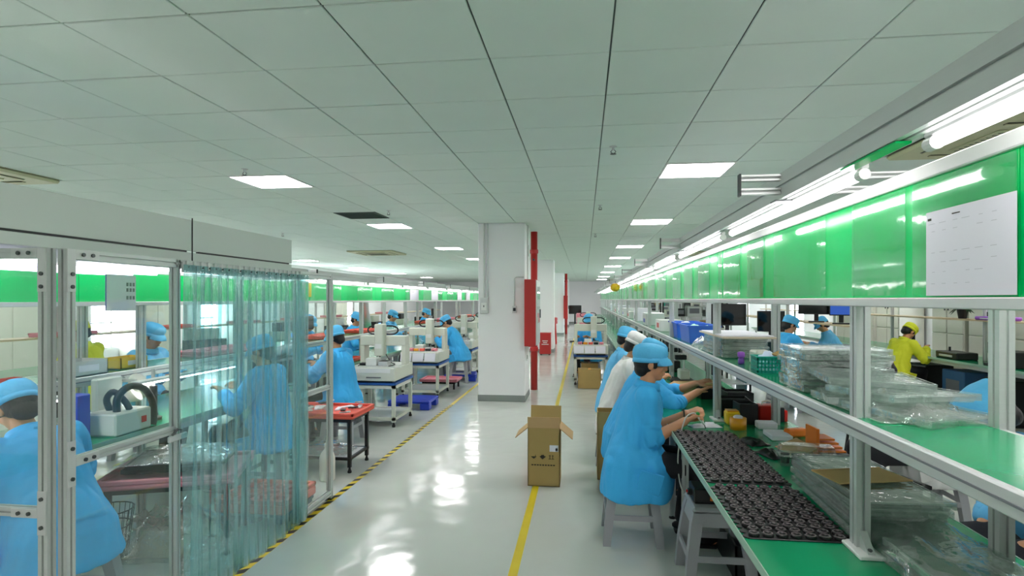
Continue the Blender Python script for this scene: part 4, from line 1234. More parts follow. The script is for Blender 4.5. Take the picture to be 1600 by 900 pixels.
    # collar
    cl = MB(); cm = SM @ Matrix.Translation((0, .0, .0))
    cl.loft([ring((0, .004, .470), .104, .092, 20), ring((0, .004, .488), .094, .086, 20), ring((0, .004, .516), .080, .077, 20), ring((0, .004, .519), .071, .069, 20), ring((0, .004, .48), .07, .068, 20)], mat=cm)
    cl.build('collar', coat, co, True)
    # pockets and front placket
    if not standing:
        for s in (1, -1):
            M_ = Matrix.Translation((s * .238, .10, hz - .11)) @ Matrix.Rotation(R(8 * s), 4, 'Y') @ Matrix.Rotation(R(-14), 4, 'X')
            MB().box(-.006, .006, -.075, .075, -.07, .07, .004, mat=M_).build('pocket', coat, co)
    # --- trousers and shoes
    tr = MB()
    tr.ell(H + Vector((0, 0, -.03)), (.16, .13, .12), 16)
    for s in (1, -1):
        chain(tr, [hipj[s], knee[s], ank[s] + Vector((0, 0, .02))], [.098, .072, .058])
    link('trousers', remeshed(tr, 'trousers', trousers, max(voxel, .012), 2), t)
    for s in (1, -1):
        f = MB(); f.ell(ank[s] + Vector((0, .055, -.042)), (.047, .135, .042), 14); f.box(ank[s].x - .042, ank[s].x + .042, ank[s].y - .06, ank[s].y + .17, .0, .018, .006)
        f.build('shoe', m_shoe, t, True)
    # --- cap
    if cap is not None:
        k = crown
        cp = MB(); rows = [(.020, .088, .104), (.030, .0915, .1075), (.052, .094 * k, .110 * k), (.078, .094 * k, .109 * k), (.103, .084 * k, .098 * k), (.119, .062, .074), (.127, .03, .036)]
        rr = []
        for z, w, d in rows:
            q = []
            for j in range(40):
                a = 2 * math.pi * j / 40; m_ = 1 + (.022 * math.sin(a * 9 + o0) + .03 * noise.noise((math.cos(a) * 2 + o0, math.sin(a) * 2, z * 20))) * (1 if z > .05 else .3)
                q.append((w * m_ * math.cos(a), -.012 + d * m_ * math.sin(a), z + (.012 if math.sin(a) > 0 else 0) * math.sin(a) * (1 - z / .13) - .012 * (1 - math.sin(a)) / 2 * (1 - z / .13)))
            rr.append(q)
        cp.loft(rr, mat=HM)
        ca = cp.build('cap', cap, t, True)
        bd = MB(); q0 = []; q1 = []
        for rows_, off in ((.004, 0), (.034, 0)):
            q = []
            for j in range(40):
                a = 2 * math.pi * j / 40
                q.append((.0945 * math.cos(a), -.012 + .1105 * math.sin(a), rows_ + .012 * math.sin(a)))
            q0.append(q)
        bd.loft(q0, mat=HM); bd.build('headband', cap, ca, True)
        if visor:
            vs = []; fs = []; n = 14
            for layer in (0, -.004):
                for i in range(n + 1):
                    a = math.pi * (.14 + .72 * i / n)
                    for r_, dz in ((.0, .022), (.5, .016), (1, -.012)):
                        e = r_ * .048 * math.sin((i / n) * math.pi) ** .6
                        vs.append(HM @ Vector(((.092 + e * .35) * math.cos(a), -.012 + .108 * math.sin(a) + e, .008 + dz + layer + .012 * math.sin(a) - .012 * abs(math.cos(a)) * r_)))
            K = (n + 1) * 3
            for i in range(n):
                for j in range(2):
                    a_ = i * 3 + j
                    fs.append((a_, a_ + 3, a_ + 4, a_ + 1)); fs.append((K + a_, K + a_ + 1, K + a_ + 4, K + a_ + 3))
                fs.append((i * 3 + 2, i * 3 + 5, K + i * 3 + 5, K + i * 3 + 2))
            MB().add(vs, fs).build('visor', cap, ca, True)
    return t, grip

def stool(loc, label, rz=0, group='grey plastic stools'):
    h = .45 + loc[2]
    t = thing('stool', label, 'stool', (loc[0], loc[1], 0), rz, group)
    MB().box(-.145, .145, -.145, .145, h - .03, h, .012).build('seat', m_grey, t)
    ap = MB()
    for s in (-1, 1):
        ap.loft([[(-.135, s * .138, h - .03), (.135, s * .138, h - .03), (.135, s * .118, h - .03), (-.135, s * .118, h - .03)], [(-.15, s * .153, h - .10), (.15, s * .153, h - .10), (.15, s * .138, h - .10), (-.15, s * .138, h - .10)]])
        ap.loft([[(s * .138, -.135, h - .03), (s * .138, .135, h - .03), (s * .118, .135, h - .03), (s * .118, -.135, h - .03)], [(s * .153, -.15, h - .10), (s * .153, .15, h - .10), (s * .138, .15, h - .10), (s * .138, -.15, h - .10)]])
    ap.build('apron', m_grey, t)
    for sx in (-1, 1):
        for sy in (-1, 1):
            def q(u, w, z): return [(sx * (u - w), sy * (u - w), z), (sx * u, sy * (u - w), z), (sx * u, sy * u, z), (sx * (u - w), sy * u, z)]
            MB().loft([q(.195, .05, 0), q(.18, .055, .18), q(.155, .06, h - .08), q(.142, .06, h - .03)]).build('leg', m_grey, t)
    for s in (-1, 1):
        MB().box(-.145, .145, s * .172 - .006, s * .172 + .006, .165, .20).build('stretcher', m_grey, t)
        MB().box(s * .172 - .006, s * .172 + .006, -.145, .145, .165, .20).build('stretcher', m_grey, t)
    return t

# right bench workers (facing +x)
WX = .315
pw, grip_w = person('worker in blue coat and cap holding a green tipped tool, nearest at the right bench', (WX, 3.97, 0), -90, m_coat, m_capb, lean=12, pitch=6, wr=(.09, .34, .805), wl=(-.05, .37, .825),
       curl=1.0, voxel=.0065, sleeve=.10, seat=.46, hem=.29, crown=1.06, cuff_puff=1, front=.26, pole_r=(.15, -.7, -.5), pole_l=(-.4, -.8, -.4))
stool((WX + .0, 3.97, 0), 'grey plastic stool under the nearest blue coated worker')
p2, _ = person('worker in blue coat reaching over the bench, hidden behind the nearest worker', (.345, 4.88, 0), -90, m_coat, m_capb, lean=19, pitch=26, wr=(.13, .56, .865), wl=(-.08, .58, .90), curl=.35, voxel=.0075, sleeve=.22, hem=.30, cuff_puff=1, front=.18,
       pole_r=(.5, -.2, -.7), pole_l=(-.5, -.2, -.7))
stool((.345, 4.88, 0), 'grey plastic stool under the reaching blue coated worker')
person('worker in white coat and white cap seated at the right bench', (.305, 5.78, 0), -90, m_coatw, m_coatw, lean=17, pitch=32, voxel=.009, wr=(.13, .40, .82), wl=(-.13, .42, .82), hem=.30, crown=1.05, front=.18, visor=False)
stool((.305, 5.78, 0), 'grey plastic stool under the white coated worker')
person('worker in pale blue coat and cap beyond the white coated worker', (.33, 6.75, 0), -90, m_coatl, m_capb, lean=14, pitch=18, voxel=.010, wr=(.12, .42, .84), wl=(-.12, .42, .84), hem=.30, front=.20)
stool((.33, 6.75, 0), 'grey plastic stool under the pale blue coated worker')
person('distant worker in blue cap behind the machine right of the aisle', (.15, 12.35, 0), 150, m_coat, m_capb, lean=10, pitch=20, voxel=.013, hem=.30)
stool((.15, 12.35, 0), 'grey stool under the distant worker behind the right machine')
# far side of the right bench (facing -x)
person('worker with pale blue cap bowed low across the right shelf', (2.10, 2.78, 0), 90, m_coatl, m_capb, lean=30, pitch=48, voxel=.009, wr=(.12, .28, .56), wl=(-.12, .28, .56), hem=.30, crown=1.22, front=.18, visor=False)
stool((2.10, 2.78, 0), 'grey stool under the worker bowed across the shelf')
person('worker in white coat bent behind the clear plastic heap on the shelf', (2.45, 4.5, 0), 90, m_coatw, m_coatw, lean=30, pitch=40, voxel=.011, wr=(.13, .5, .84), wl=(-.13, .5, .84), hem=.30, skin=m_skin2, front=.18)
stool((2.45, 4.5, 0), 'grey stool under the white coated worker behind the shelf')
person('worker in yellow top and yellow cap bent over the bench by the right wall', (4.72, 9.55, 0), -72, m_coaty, m_coaty, lean=26, pitch=48, voxel=.011, wr=(.14, .46, .84), wl=(-.14, .46, .84), hem=.45, front=.16, visor=False, sleeve=.9)
stool((4.72, 9.55, 0), 'grey stool under the yellow dressed worker')
person('worker in blue coat seated upright in the background right of the monitors', (2.85, 8.75, 0), -80, m_coat, m_capb, lean=8, pitch=26, voxel=.011, wr=(.13, .44, .85), wl=(-.13, .44, .85), hem=.32, seat=.52, front=.2)
stool((2.85, 8.75, .07), 'grey stool under the upright background worker')
person('worker in pale blue coat bent over in the background right of the upright one', (4.25, 10.3, 0), 70, m_coatl, m_capb, lean=22, pitch=40, voxel=.011, wr=(.13, .46, .84), wl=(-.13, .46, .84), hem=.32, seat=.5, front=.18)
stool((4.25, 10.3, .05), 'grey stool under the bent background worker')
# left workers (facing -x)
person('worker in blue coat and cap bent over inside the booth at the left edge', (-2.47, 2.46, 0), 74, m_coat, m_capb, lean=36, pitch=38, voxel=.008, wr=(.16, .48, .84), wl=(-.16, .48, .84), hem=.34, front=.20, visor=False, sleeve=.85)
stool((-2.47, 2.46, 0), 'grey plastic stool under the worker inside the booth', 8)
person('worker in blue coat and cap seated behind the strip curtain', (-2.60, 4.56, 0), 90, m_coat, m_capb, lean=8, pitch=22, voxel=.010, wr=(.15, .36, .84), wl=(-.15, .36, .84), hem=.36, front=.14)
stool((-2.60, 4.56, 0), 'grey plastic stool behind the strip curtain')
person('worker in blue coat seated left of the first gantry machine', (-2.72, 6.25, 0), 80, m_coat, m_capb, lean=8, pitch=22, voxel=.010, wr=(.13, .42, .84), wl=(-.13, .42, .84), hem=.36, front=.2)
stool((-2.72, 6.25, 0), 'grey plastic stool left of the first gantry machine')
person('worker in blue coat bent forward beside the second gantry machine', (-2.40, 11.0, 0), 84, m_coat, m_capb, lean=26, pitch=35, voxel=.011, wr=(.13, .45, .86), wl=(-.13, .45, .86), hem=.42, seat=.50, trousers=m_trousg, front=.16)
stool((-2.40, 11.0, .05), 'grey stool beside the second gantry machine')
LW = [(-4.45, 8.6, m_coat, 'in blue coat nearest behind the left boards'), (-4.4, 10.4, m_coat, 'in blue coat second behind the left boards'), (-4.45, 12.6, m_coatl, 'in pale blue coat third behind the left boards'),
      (-4.4, 15.2, m_coat, 'in blue coat farthest behind the left boards'), (-4.5, 5.35, m_coatl, 'in pale blue coat seen through the booth panes'), (-5.6, 5.95, m_coaty, 'in yellow top seen through the booth panes'), (-2.4, 19.0, m_coat, 'in blue coat far down the left line')]
for x, y, ct, lab in LW:
    person('distant worker ' + lab, (x, y, 0), -88 if x < -3 and x > -5 else 92, ct, ct if ct is m_coaty else m_capb, lean=12, pitch=24, voxel=.013, wr=(.13, .42, .84), wl=(-.13, .42, .84), hem=.34, seat=.52, front=.2)
    stool((x, y, .07), 'grey stool of the distant worker ' + lab)
ORD2 = ['first'] + ORD[1:]
# ------------------------------------------------------------------ things on the right bench
def puck_mesh():
    mb = MB()
    mb.lathe([(.0195, 0), (.0205, .004), (.0205, .009), (.018, .010)], n=14, m=0)
    mb.lathe([(.0165, .0095), (.0165, .0125), (.0135, .0125), (.0132, .0095)], n=14, m=1)
    mb.lathe([(.009, .0095), (.008, .0135), (.003, .0140)], n=8, m=0)
    mb.box(.012, .0225, -.003, .003, .004, .0118, m=0)
    mb.box(-.004, .004, -.0035, .0035, .0138, .0146, m=1)
    return mb.mesh('component', [m_puck, m_rim])
PK = puck_mesh()
def puck_tray(y0, y1, x0, x1, label, clabel, group):
    t = thing('component_tray', label, 'tray', ((x0 + x1) / 2, (y0 + y1) / 2, .7505))
    hx, hy = (x1 - x0) / 2, (y1 - y0) / 2
    MB().box(-hx, hx, -hy, hy, 0, .005, .002).build('tray_base', m_black, t)
    p = .0435
    nx = int((x1 - x0 - .006) / p); ny = int((y1 - y0 - .006) / p)
    px = (x1 - x0 - .006) / nx; py = (y1 - y0 - .006) / ny
    for i in range(nx):
        for j in range(ny):
            o = link('component', PK, None, (x0 + .003 + (i + .5) * px + (.5 * px * .4 if j % 2 else 0) - px * .1, y0 + .003 + (j + .5) * py, .7560), (0, 0, R(rnd.uniform(100, 150))))
            tag(o, clabel % (ORD2[j], ORD2[i]), 'component', group)
    sc = MB()
    for j in range(ny):
        for s in (-1, 1): sc.cyl((s * hx, -hy + (j + .5) * py, 0), (s * hx, -hy + (j + .5) * py, .0048), .017, n=10)
    sc.build('scalloped_edge', m_black, t)
puck_tray(2.13, 2.71, .580, .925, 'near black tray packed with round ringed components on the green bench', 'ringed black component in the near tray, %s row from the front, %s from the aisle', 'round components in the near tray')
puck_tray(2.755, 3.80, .580, .925, 'far black tray packed with round ringed components before the worker', 'ringed black component in the far tray, %s row from the front, %s from the aisle', 'round components in the far tray')

# tool with green tip in the worker's hand and its cable
gw = Vector((WX + .34 + .10, 3.97 - .09 - .005, .815))
t = thing('screwdriver', 'slim electric driver with green tip and pale cable in the worker\'s hand', 'tool', tuple(gw))
MB().tube([(-.03, 0, .035), (0, 0, .0), (.02, -.003, -.03)], [.009, .010, .006], 10).build('grip', m_white, t, True)
MB().lathe([(.006, .02), (.014, .028), (.015, .042), (.008, .052)], (-.022, 0, .0), n=12).build('green_collar', mk('green plastic', (24, 150, 60), .4), t, True)
MB().cyl((.02, -.003, -.03), (.028, -.004, -.055), .003, n=6).build('bit', m_bolt, t)
MB().tube(curve([(-.03, 0, .035), (-.06, -.03, .05), (-.11, -.06, .02), (-.145, -.075, -.10), (-.16, -.08, -.25), (-.15, -.09, -.38), (-.12, -.10, -.46), (-.06, -.06, -.50), (.02, 0, -.46), (.05, .04, -.40)]), .0045, 7).build('cable', m_cable, t, True)
t = thing('wrist_strap', 'thin black wrist strap on the worker\'s left wrist', 'strap', (WX + .37 - .02, 3.97 + .045, .822))
MB().tube([(0, .034 * math.cos(a * .3927), .034 * math.sin(a * .3927)) for a in range(17)], .005, 6).build('band', m_black, t)
# stool with black power box
stool((.74, 3.42, 0), 'empty grey plastic stool half under the bench with a black box on it')
t = thing('power_box', 'black power supply with orange label on the empty stool', 'power supply', (.70, 3.42, .451))
MB().box(-.09, .12, -.08, .08, 0, .085, .008).build('case', m_black, t)
MB().box(.0, .10, -.082, -.079, .02, .065).build('orange_label', m_orange, t)
MB().cyl((-.09, -.03, .05), (-.115, -.03, .055), .018, n=12).build('knob', m_dark, t)
MB().ell((-.118, -.03, .056), (.006, .009, .009), 10).build('red_button', m_brightred, t)
t = thing('parts_crate', 'grey crate of cables under the bench behind the stools', 'crate', (1.05, 3.7, 0))
mb = MB(); mb.box(-.2, .2, -.3, .3, 0, .01)
for s in (-1, 1): mb.box(s * .2, s * .19, -.3, .3, 0, .2); mb.box(-.2, .2, s * .3, s * .29, 0, .2)
mb.build('crate_body', m_dark, t)
for k in range(3): MB().tube([(-.15, -.2 + .15 * k, .1), (-.05, -.1 + .15 * k, .22), (.05, -.2 + .15 * k, .16), (.12, -.05 + .12 * k, .22)], .009, 6).build('cable_coil', m_cable, t)

# stacks of clear blister trays on the bench
for k in range(7):
    tag(link('blister_tray', bl_long, None, (1.09 + rnd.uniform(-.012, .012), 2.44 + rnd.uniform(-.015, .015), .751 + k * .02), (0, 0, R(rnd.uniform(-3, 3)))), 'clear blister tray in the bench pile behind the near black tray, %s from below' % ORD2[k], 'tray', 'clear tray pile on the bench')
for k in range(3):
    tag(link('blister_tray', bl_long, None, (1.13 + rnd.uniform(-.02, .02), 1.72 + rnd.uniform(-.02, .02), .751 + k * .02), (0, 0, R(rnd.uniform(-5, 5)))), 'clear blister tray under film at the lower right edge, %s from below' % ORD2[k], 'tray', 'clear trays under the film')
tag(link('plastic_film', crumple('plastic_film', .34, .55, .15, 31, g_tray, 26, .35), None, (1.13, 1.98, .752), (0, 0, R(-4))), 'crumpled clear film over the trays at the lower right', 'film')
tag(link('plastic_film', crumple('plastic_film', .42, .75, .12, 35, g_film, 24, .3), None, (1.16, 1.50, .753), (0, 0, R(-3))), 'green tinted film lying on the bench at the bottom right', 'film')
t = thing('cardboard_sheet', 'flat brown cardboard sheet lying on the clear tray pile', 'cardboard', (1.08, 2.42, .905), 14)
MB().box(-.15, .15, -.085, .085, 0, .004).build('sheet', m_card, t)
MB().box(-.15, .15, .083, .087, .0, .006).build('fold', m_card_in, t)
t = thing('blister_box', 'clear plastic clamshell with dark parts inside on the bench', 'container', (1.13, 3.12, .751), -8)
mb = MB()
for k in range(5): mb.lathe([(.045, -.035 + .0), (.05, -.02), (.05, .02), (.045, .035)], (0, 0, 0), n=14)
mb = MB()
mb.loft([[(-.13 + .0, -.05, 0), (.13, -.05, 0), (.13, .05, 0), (-.13, .05, 0)], [(-.135, -.055, .05), (.135, -.055, .05), (.135, .055, .05), (-.135, .055, .05)], [(-.12, -.042, .105), (.12, -.042, .105), (.12, .042, .105), (-.12, .042, .105)]])
mb.box(-.15, .15, -.068, .068, .049, .052)
mb.build('shell', g_tray, t)
for k in range(5): MB().cyl((-.1 + .05 * k, 0, .006), (-.1 + .05 * k, 0, .055), .021, n=12).build('dark_part', m_black, t)
tag(link('paper_scrap', crumple('paper_scrap', .16, .13, .035, 41, mk('kraft paper', (214, 172, 124), .8), 10, .6), None, (1.13, 3.27, .80), (R(14), R(-12), R(30))), 'crumpled tan paper scrap leaning on the clamshell', 'paper')
tag(MB().box(-.06, .06, -.045, .045, 0, .045, .006).build('notice_block', m_paper), 'small pile of white slips on the bench before the red box', 'paper').location = (1.19, 3.98, .751)
t = thing('tool_case', 'bright red tool case with pale handle on the bench', 'case', (1.27, 4.22, .751), 6)
MB().box(-.075, .055, -.05, .05, 0, .115, .008).build('case_body', m_brightred, t)
MB().box(.055, .10, -.048, .048, 0, .10, .006).build('dark_end', m_black, t)
MB().box(.10, .125, -.04, .04, 0, .08, .005).build('red_end', m_brightred, t)
MB().tube([(-.04, 0, .112), (-.035, 0, .135), (.0, 0, .142), (.03, 0, .135), (.035, 0, .112)], .006, 8).build('handle', m_bottle, t)
t = thing('orange_cutter', 'orange plastic tool lying beside the red case', 'tool', (1.30, 3.76, .751), 20)
MB().box(-.07, .07, -.03, .03, 0, .05, .01).build('body', m_orange, t)
MB().box(.05, .12, -.02, .02, .01, .04, .005).build('blade_guard', m_black, t)
t = thing('tray_rack', 'orange slotted rack with black base under the shelf', 'rack', (1.30, 3.36, .751), 4)
MB().box(-.06, .12, -.07, .07, 0, .012, .003).build('base', m_black, t)
MB().box(-.06, -.045, -.07, .07, .012, .15, .003).build('upright', m_orange, t)
for k in range(4): MB().box(-.045, .10 - .02 * k, -.06, .06, .02 + .022 * k, .03 + .022 * k, .002).build('shelf_plate', m_orange, t)
for k in range(4):
    t = thing('black_frame_part', 'slotted black frame part on the bench under the shelf, %s in its heap' % ['lowest', 'second', 'third', 'topmost'][k], 'part', (1.27 + .012 * k, 2.86 - .04 * k, .751 + .016 * k), -12 + 9 * k, 'black frames under the shelf')
    f = MB()
    for s in (-1, 1): f.box(-.11, .11, s * .15, s * .13, 0, .015); f.box(s * .11, s * .092, -.15, .15, 0, .015)
    f.build('rim', m_black, t)
    for j in range(6): MB().box(-.10, .10, -.11 + j * .04, -.10 + j * .04, .002, .012).build('slat', m_black, t)
tag(MB().box(-.025, .025, -.04, .04, 0, .003).build('white_slip', m_paper), 'small white slip on the black frames', 'paper').location = (1.27, 2.68, .8165)
t = thing('black_bag', 'black bag hanging off the far edge of the bench at the right', 'bag', (1.475, 1.72, .40))
MB().loft([[(-.03, -.16, 0), (.05, -.16, 0), (.05, .16, 0), (-.03, .16, 0)], [(-.05, -.19, .2), (.06, -.19, .2), (.06, .19, .2), (-.05, .19, .2)], [(-.045, -.17, .38), (.05, -.17, .38), (.05, .17, .38), (-.045, .17, .38)], [(-.04, -.12, .55), (.04, -.12, .55), (.04, .12, .55), (-.04, .12, .55)]]).build('bag_body', m_rubber, t)
MB().tube([(0, -.1, .53), (0, -.08, .62), (0, .08, .62), (0, .1, .53)], .008, 6).build('strap', m_rubber, t)
# tape rolls and black boxes by the second post
t = thing('tape_roll', 'amber tape roll standing on the bench beside the second post', 'tape', (1.0, 3.93, .751))
MB().lathe([(.030, 0), (.052, 0), (.052, .075), (.030, .075), (.030, 0)], n=24).build('roll', m_amber, t, True)
MB().lathe([(.0, .03), (.031, .03), (.031, .082), (.02, .090), (.0, .093)], n=14).build('white_core', m_paper, t, True)
t = thing('adhesive_tub', 'yellow square tub on the bench behind the tape roll', 'tub', (1.0, 4.09, .751))
MB().box(-.045, .045, -.045, .045, 0, .09, .01).build('tub_body', m_yellow, t)
MB().box(-.04, .04, -.04, .04, .088, .096, .004).build('rim', m_amber, t)
tag(MB().box(-.03, .03, -.02, .02, 0, .02, .004).build('eraser', m_paper), 'white rag tip at the foot of the second post', 'rag').location = (.84, 4.02, .751)
tag(link('rag', crumple('rag', .2, .1, .025, 61, m_paper, 12), None, (.80, 3.98, .7515), (0, 0, R(10))), 'white folded rag on the bench by the second post', 'rag')
for k, (x, y, w, l, h_) in enumerate(((1.10, 4.14, .12, .14, .14), (1.1, 4.45, .2, .2, .12), (1.22, 4.85, .2, .22, .11), (1.08, 5.2, .2, .25, .10))):
    t = thing('component_crate', 'black open crate of parts behind the tape rolls, %s one' % ORD[k], 'crate', (x, y, .751), rnd.uniform(-6, 6), 'black part crates on the bench')
    mb = MB(); mb.box(-w / 2, w / 2, -l / 2, l / 2, 0, .006)
    for s in (-1, 1): mb.box(s * w / 2, s * (w / 2 - .006), -l / 2, l / 2, 0, h_); mb.box(-w / 2, w / 2, s * l / 2, s * (l / 2 - .006), 0, h_)
    mb.build('crate_body', m_black, t)
    for q in range(4): MB().box(-w / 2 + .01, w / 2 - .01, -l / 2 + .015 + q * (l - .03) / 4, -l / 2 + .005 + (q + 1) * (l - .03) / 4, .008, h_ - .01 - .012 * (q % 2), .004).build('part_row', [m_dark, m_rubber][q % 2], t)
for k, (x, y, a) in enumerate(((1.33, 4.5, 12), (1.30, 4.75, -8), (1.18, 3.72, 25))):
    tag(MB().box(-.06, .06, -.09, .09, 0, .03, .003).build('paper_stack', m_paper), 'small stack of white paper on the bench under the shelf, %s one' % ORD[k], 'paper', 'paper stacks under the shelf').location = (x, y, .751)
for k, (x, y) in enumerate(((1.02, 3.35), (.99, 3.62))):
    tag(link('glove_heap', crumple('glove_heap', .12, .16, .04, 71 + k, m_black, 14), None, (x - .0, y - .06, .752), (0, 0, R(20))), 'heap of small black parts on the bench, %s one' % ('near', 'far')[k], 'parts', 'heaps of black parts')
t = thing('cardboard_sheet', 'open cardboard flap box beyond the reaching hands', 'cardboard', (.98, 5.35, .751), 10)
MB().box(-.14, .14, -.12, .12, 0, .1, .002).build('box_body', m_card, t)
M_ = Matrix.Translation((-.14, 0, .1)) @ Matrix.Rotation(R(-30), 4, 'Y')
MB().box(-.10, 0, -.12, .12, 0, .003, mat=M_).build('flap', m_card_in, t)
for k, (x, y, s_) in enumerate(((1.0, 6.2, 0), (1.05, 7.1, 1), (1.0, 8.2, 2), (1.02, 9.4, 0), (1.0, 10.8, 1))):
    t = thing('work_fixture', 'dark fixture with parts further along the right bench, %s one' % ORD[k], 'fixture', (x, y, .751), 0, 'fixtures along the right bench')
    MB().box(-.12, .12, -.15, .15, 0, .02, .004).build('base', m_black, t)
    MB().box(-.02, .08, -.1, .1, .02, .12, .01).build('clamp_body', [m_offw, m_black, m_alu2][s_], t)
    MB().cyl((.03, 0, .12), (.03, 0, .24), .012, n=10).build('column_rod', m_alu2, t)
    MB().box(-.06, .06, -.03, .03, .22, .27, .008).build('head', m_dark, t)

# ------------------------------------------------------------------ things on the right shelf (top 1.20)
for k in range(7):
    tag(link('blister_tray', bl_clear, None, (1.095 + rnd.uniform(-.008, .008), 2.72 + rnd.uniform(-.01, .01), 1.201 + k * .027), (0, 0, R(rnd.uniform(-3, 3)))), 'clear blister tray in the tall stack on the shelf, %s from below' % ORD2[k], 'tray', 'tall clear tray stack on the shelf')
    if k < 6:
        o = MB()
        for a in range(3):
            for b_ in range(2): o.box(-.13 + a * .09, -.06 + a * .09, -.10 + b_ * .1, -.03 + b_ * .1, 0, .014, .003)
        oo = o.build('dark_insert', mk('smoky grey plastic', (110, 118, 114), .3), None)
        oo.location = (1.095, 2.72, 1.2125 + k * .027)
        tag(oo, 'smoky insert in the tall shelf stack of trays, %s from below' % ORD2[k], 'insert', 'inserts in the tall tray stack')
for k, (x, y, z, a) in enumerate(((1.10, 2.32, 1.202, 8), (1.08, 2.30, 1.225, -14), (1.12, 2.22, 1.25, 20), (1.10, 2.42, 1.275, -6), (1.13, 2.12, 1.202, 30))):
    tag(link('blister_tray', bl_clear, None, (x, y, z), (R(rnd.uniform(-5, 5)), R(rnd.uniform(-5, 5)), R(a))), 'clear blister tray in the loose heap on the shelf, %s from below' % ORD2[k], 'tray', 'loose clear trays on the shelf')
tag(link('plastic_film', crumple('plastic_film', .34, .50, .09, 51, g_bag, 28), None, (1.10, 2.24, 1.202), (0, 0, R(3))), 'crinkled clear bags heaped over the loose trays on the shelf', 'bag')
t = thing('basket', 'teal perforated plastic basket with white cloth on the shelf', 'basket', (1.0, 3.30, 1.201))
w, l, h_ = .15, .115, .085
bs = MB(); bs.box(-w / 2, w / 2, -l / 2, l / 2, 0, .004)
bs.build('base', m_teal, t)
for sy in (-1, 1):
    y_ = sy * l / 2
    rows = [(.004, .018), (.030, .040), (.050, .060), (.070, h_)]
    for z0_, z1_ in rows: MB().box(-w / 2, w / 2, y_ - .002, y_ + .002, z0_, z1_).build('side_band', m_teal, t)
    for j in range(9):
        x_ = -w / 2 + j * (w - .008) / 8; MB().box(x_, x_ + .008, y_ - .002, y_ + .002, .004, h_).build('side_rib', m_teal, t)
for sx in (-1, 1):
    x_ = sx * w / 2
    for z0_, z1_ in ((.004, .018), (.030, .040), (.050, .060), (.070, h_)): MB().box(x_ - .002, x_ + .002, -l / 2, l / 2, z0_, z1_).build('side_band', m_teal, t)
    for j in range(7):
        y_ = -l / 2 + j * (l - .008) / 6; MB().box(x_ - .002, x_ + .002, y_, y_ + .008, .004, h_).build('side_rib', m_teal, t)
ri = MB()
for s in (-1, 1): ri.box(-w / 2 - .005, w / 2 + .005, s * l / 2 - .005, s * l / 2 + .005, h_, h_ + .008, .002); ri.box(s * w / 2 - .005, s * w / 2 + .005, -l / 2, l / 2, h_, h_ + .008, .002)
ri.build('rim', m_teal, t)
tag(link('cloth', crumple('cloth', .14, .105, .15, 81, mk('white blue cloth', (206, 220, 240), .8), 14, .3), None, (1.0, 3.30, 1.2065)), 'white cloth bulging out of the teal basket', 'cloth')
tag(MB().box(-.03, .03, -.06, .06, -.003, .003).build('cardboard_tag', m_card), 'tan cardboard piece sticking out of the teal basket', 'cardboard').location = (1.07, 3.27, 1.3)
bpy.data.objects['cardboard_tag'].rotation_euler = (R(8), R(-14), R(30))
t = thing('spray_bottle', 'small purple capped bottle on the shelf', 'bottle', (.965, 3.72, 1.201))
MB().lathe([(.018, 0), (.02, .004), (.02, .03), (.012, .04)], n=14).build('body', mk('violet plastic', (90, 50, 140), .4), t, True)
MB().lathe([(.012, .038), (.022, .045), (.022, .07), (.01, .076)], n=14).build('cap', m_purple, t, True)
tag(MB().box(-.05, .05, -.07, .07, 0, .085, .01).build('tissue_box', m_bottle), 'white tissue pack on the shelf behind the purple bottle', 'tissue box').location = (1.08, 3.72, 1.201)
for k in range(5):
    tag(link('blister_tray', bl_long, None, (1.08 + rnd.uniform(-.01, .01), 4.35, 1.201 + k * .026), (0, 0, R(rnd.uniform(-2, 2)))), 'clear tray under the beige board on the shelf, %s from below' % ORD2[k], 'tray', 'trays under the beige board')
t = thing('board', 'beige board lying on the tray stack on the shelf', 'board', (1.08, 4.35, 1.34))
MB().box(-.17, .17, -.40, .40, 0, .012, .002).build('sheet', mk('beige board', (214, 200, 178), .7), t)
MB().box(-.165, .165, -.36, .34, .012, .020, .002).build('upper_sheet', m_paper, t)
tag(link('plastic_bag', crumple('plastic_bag', .3, .55, .12, 91, g_bag, 22), None, (1.06, 4.95, 1.202)), 'clear bag on the shelf beside the beige board', 'bag')
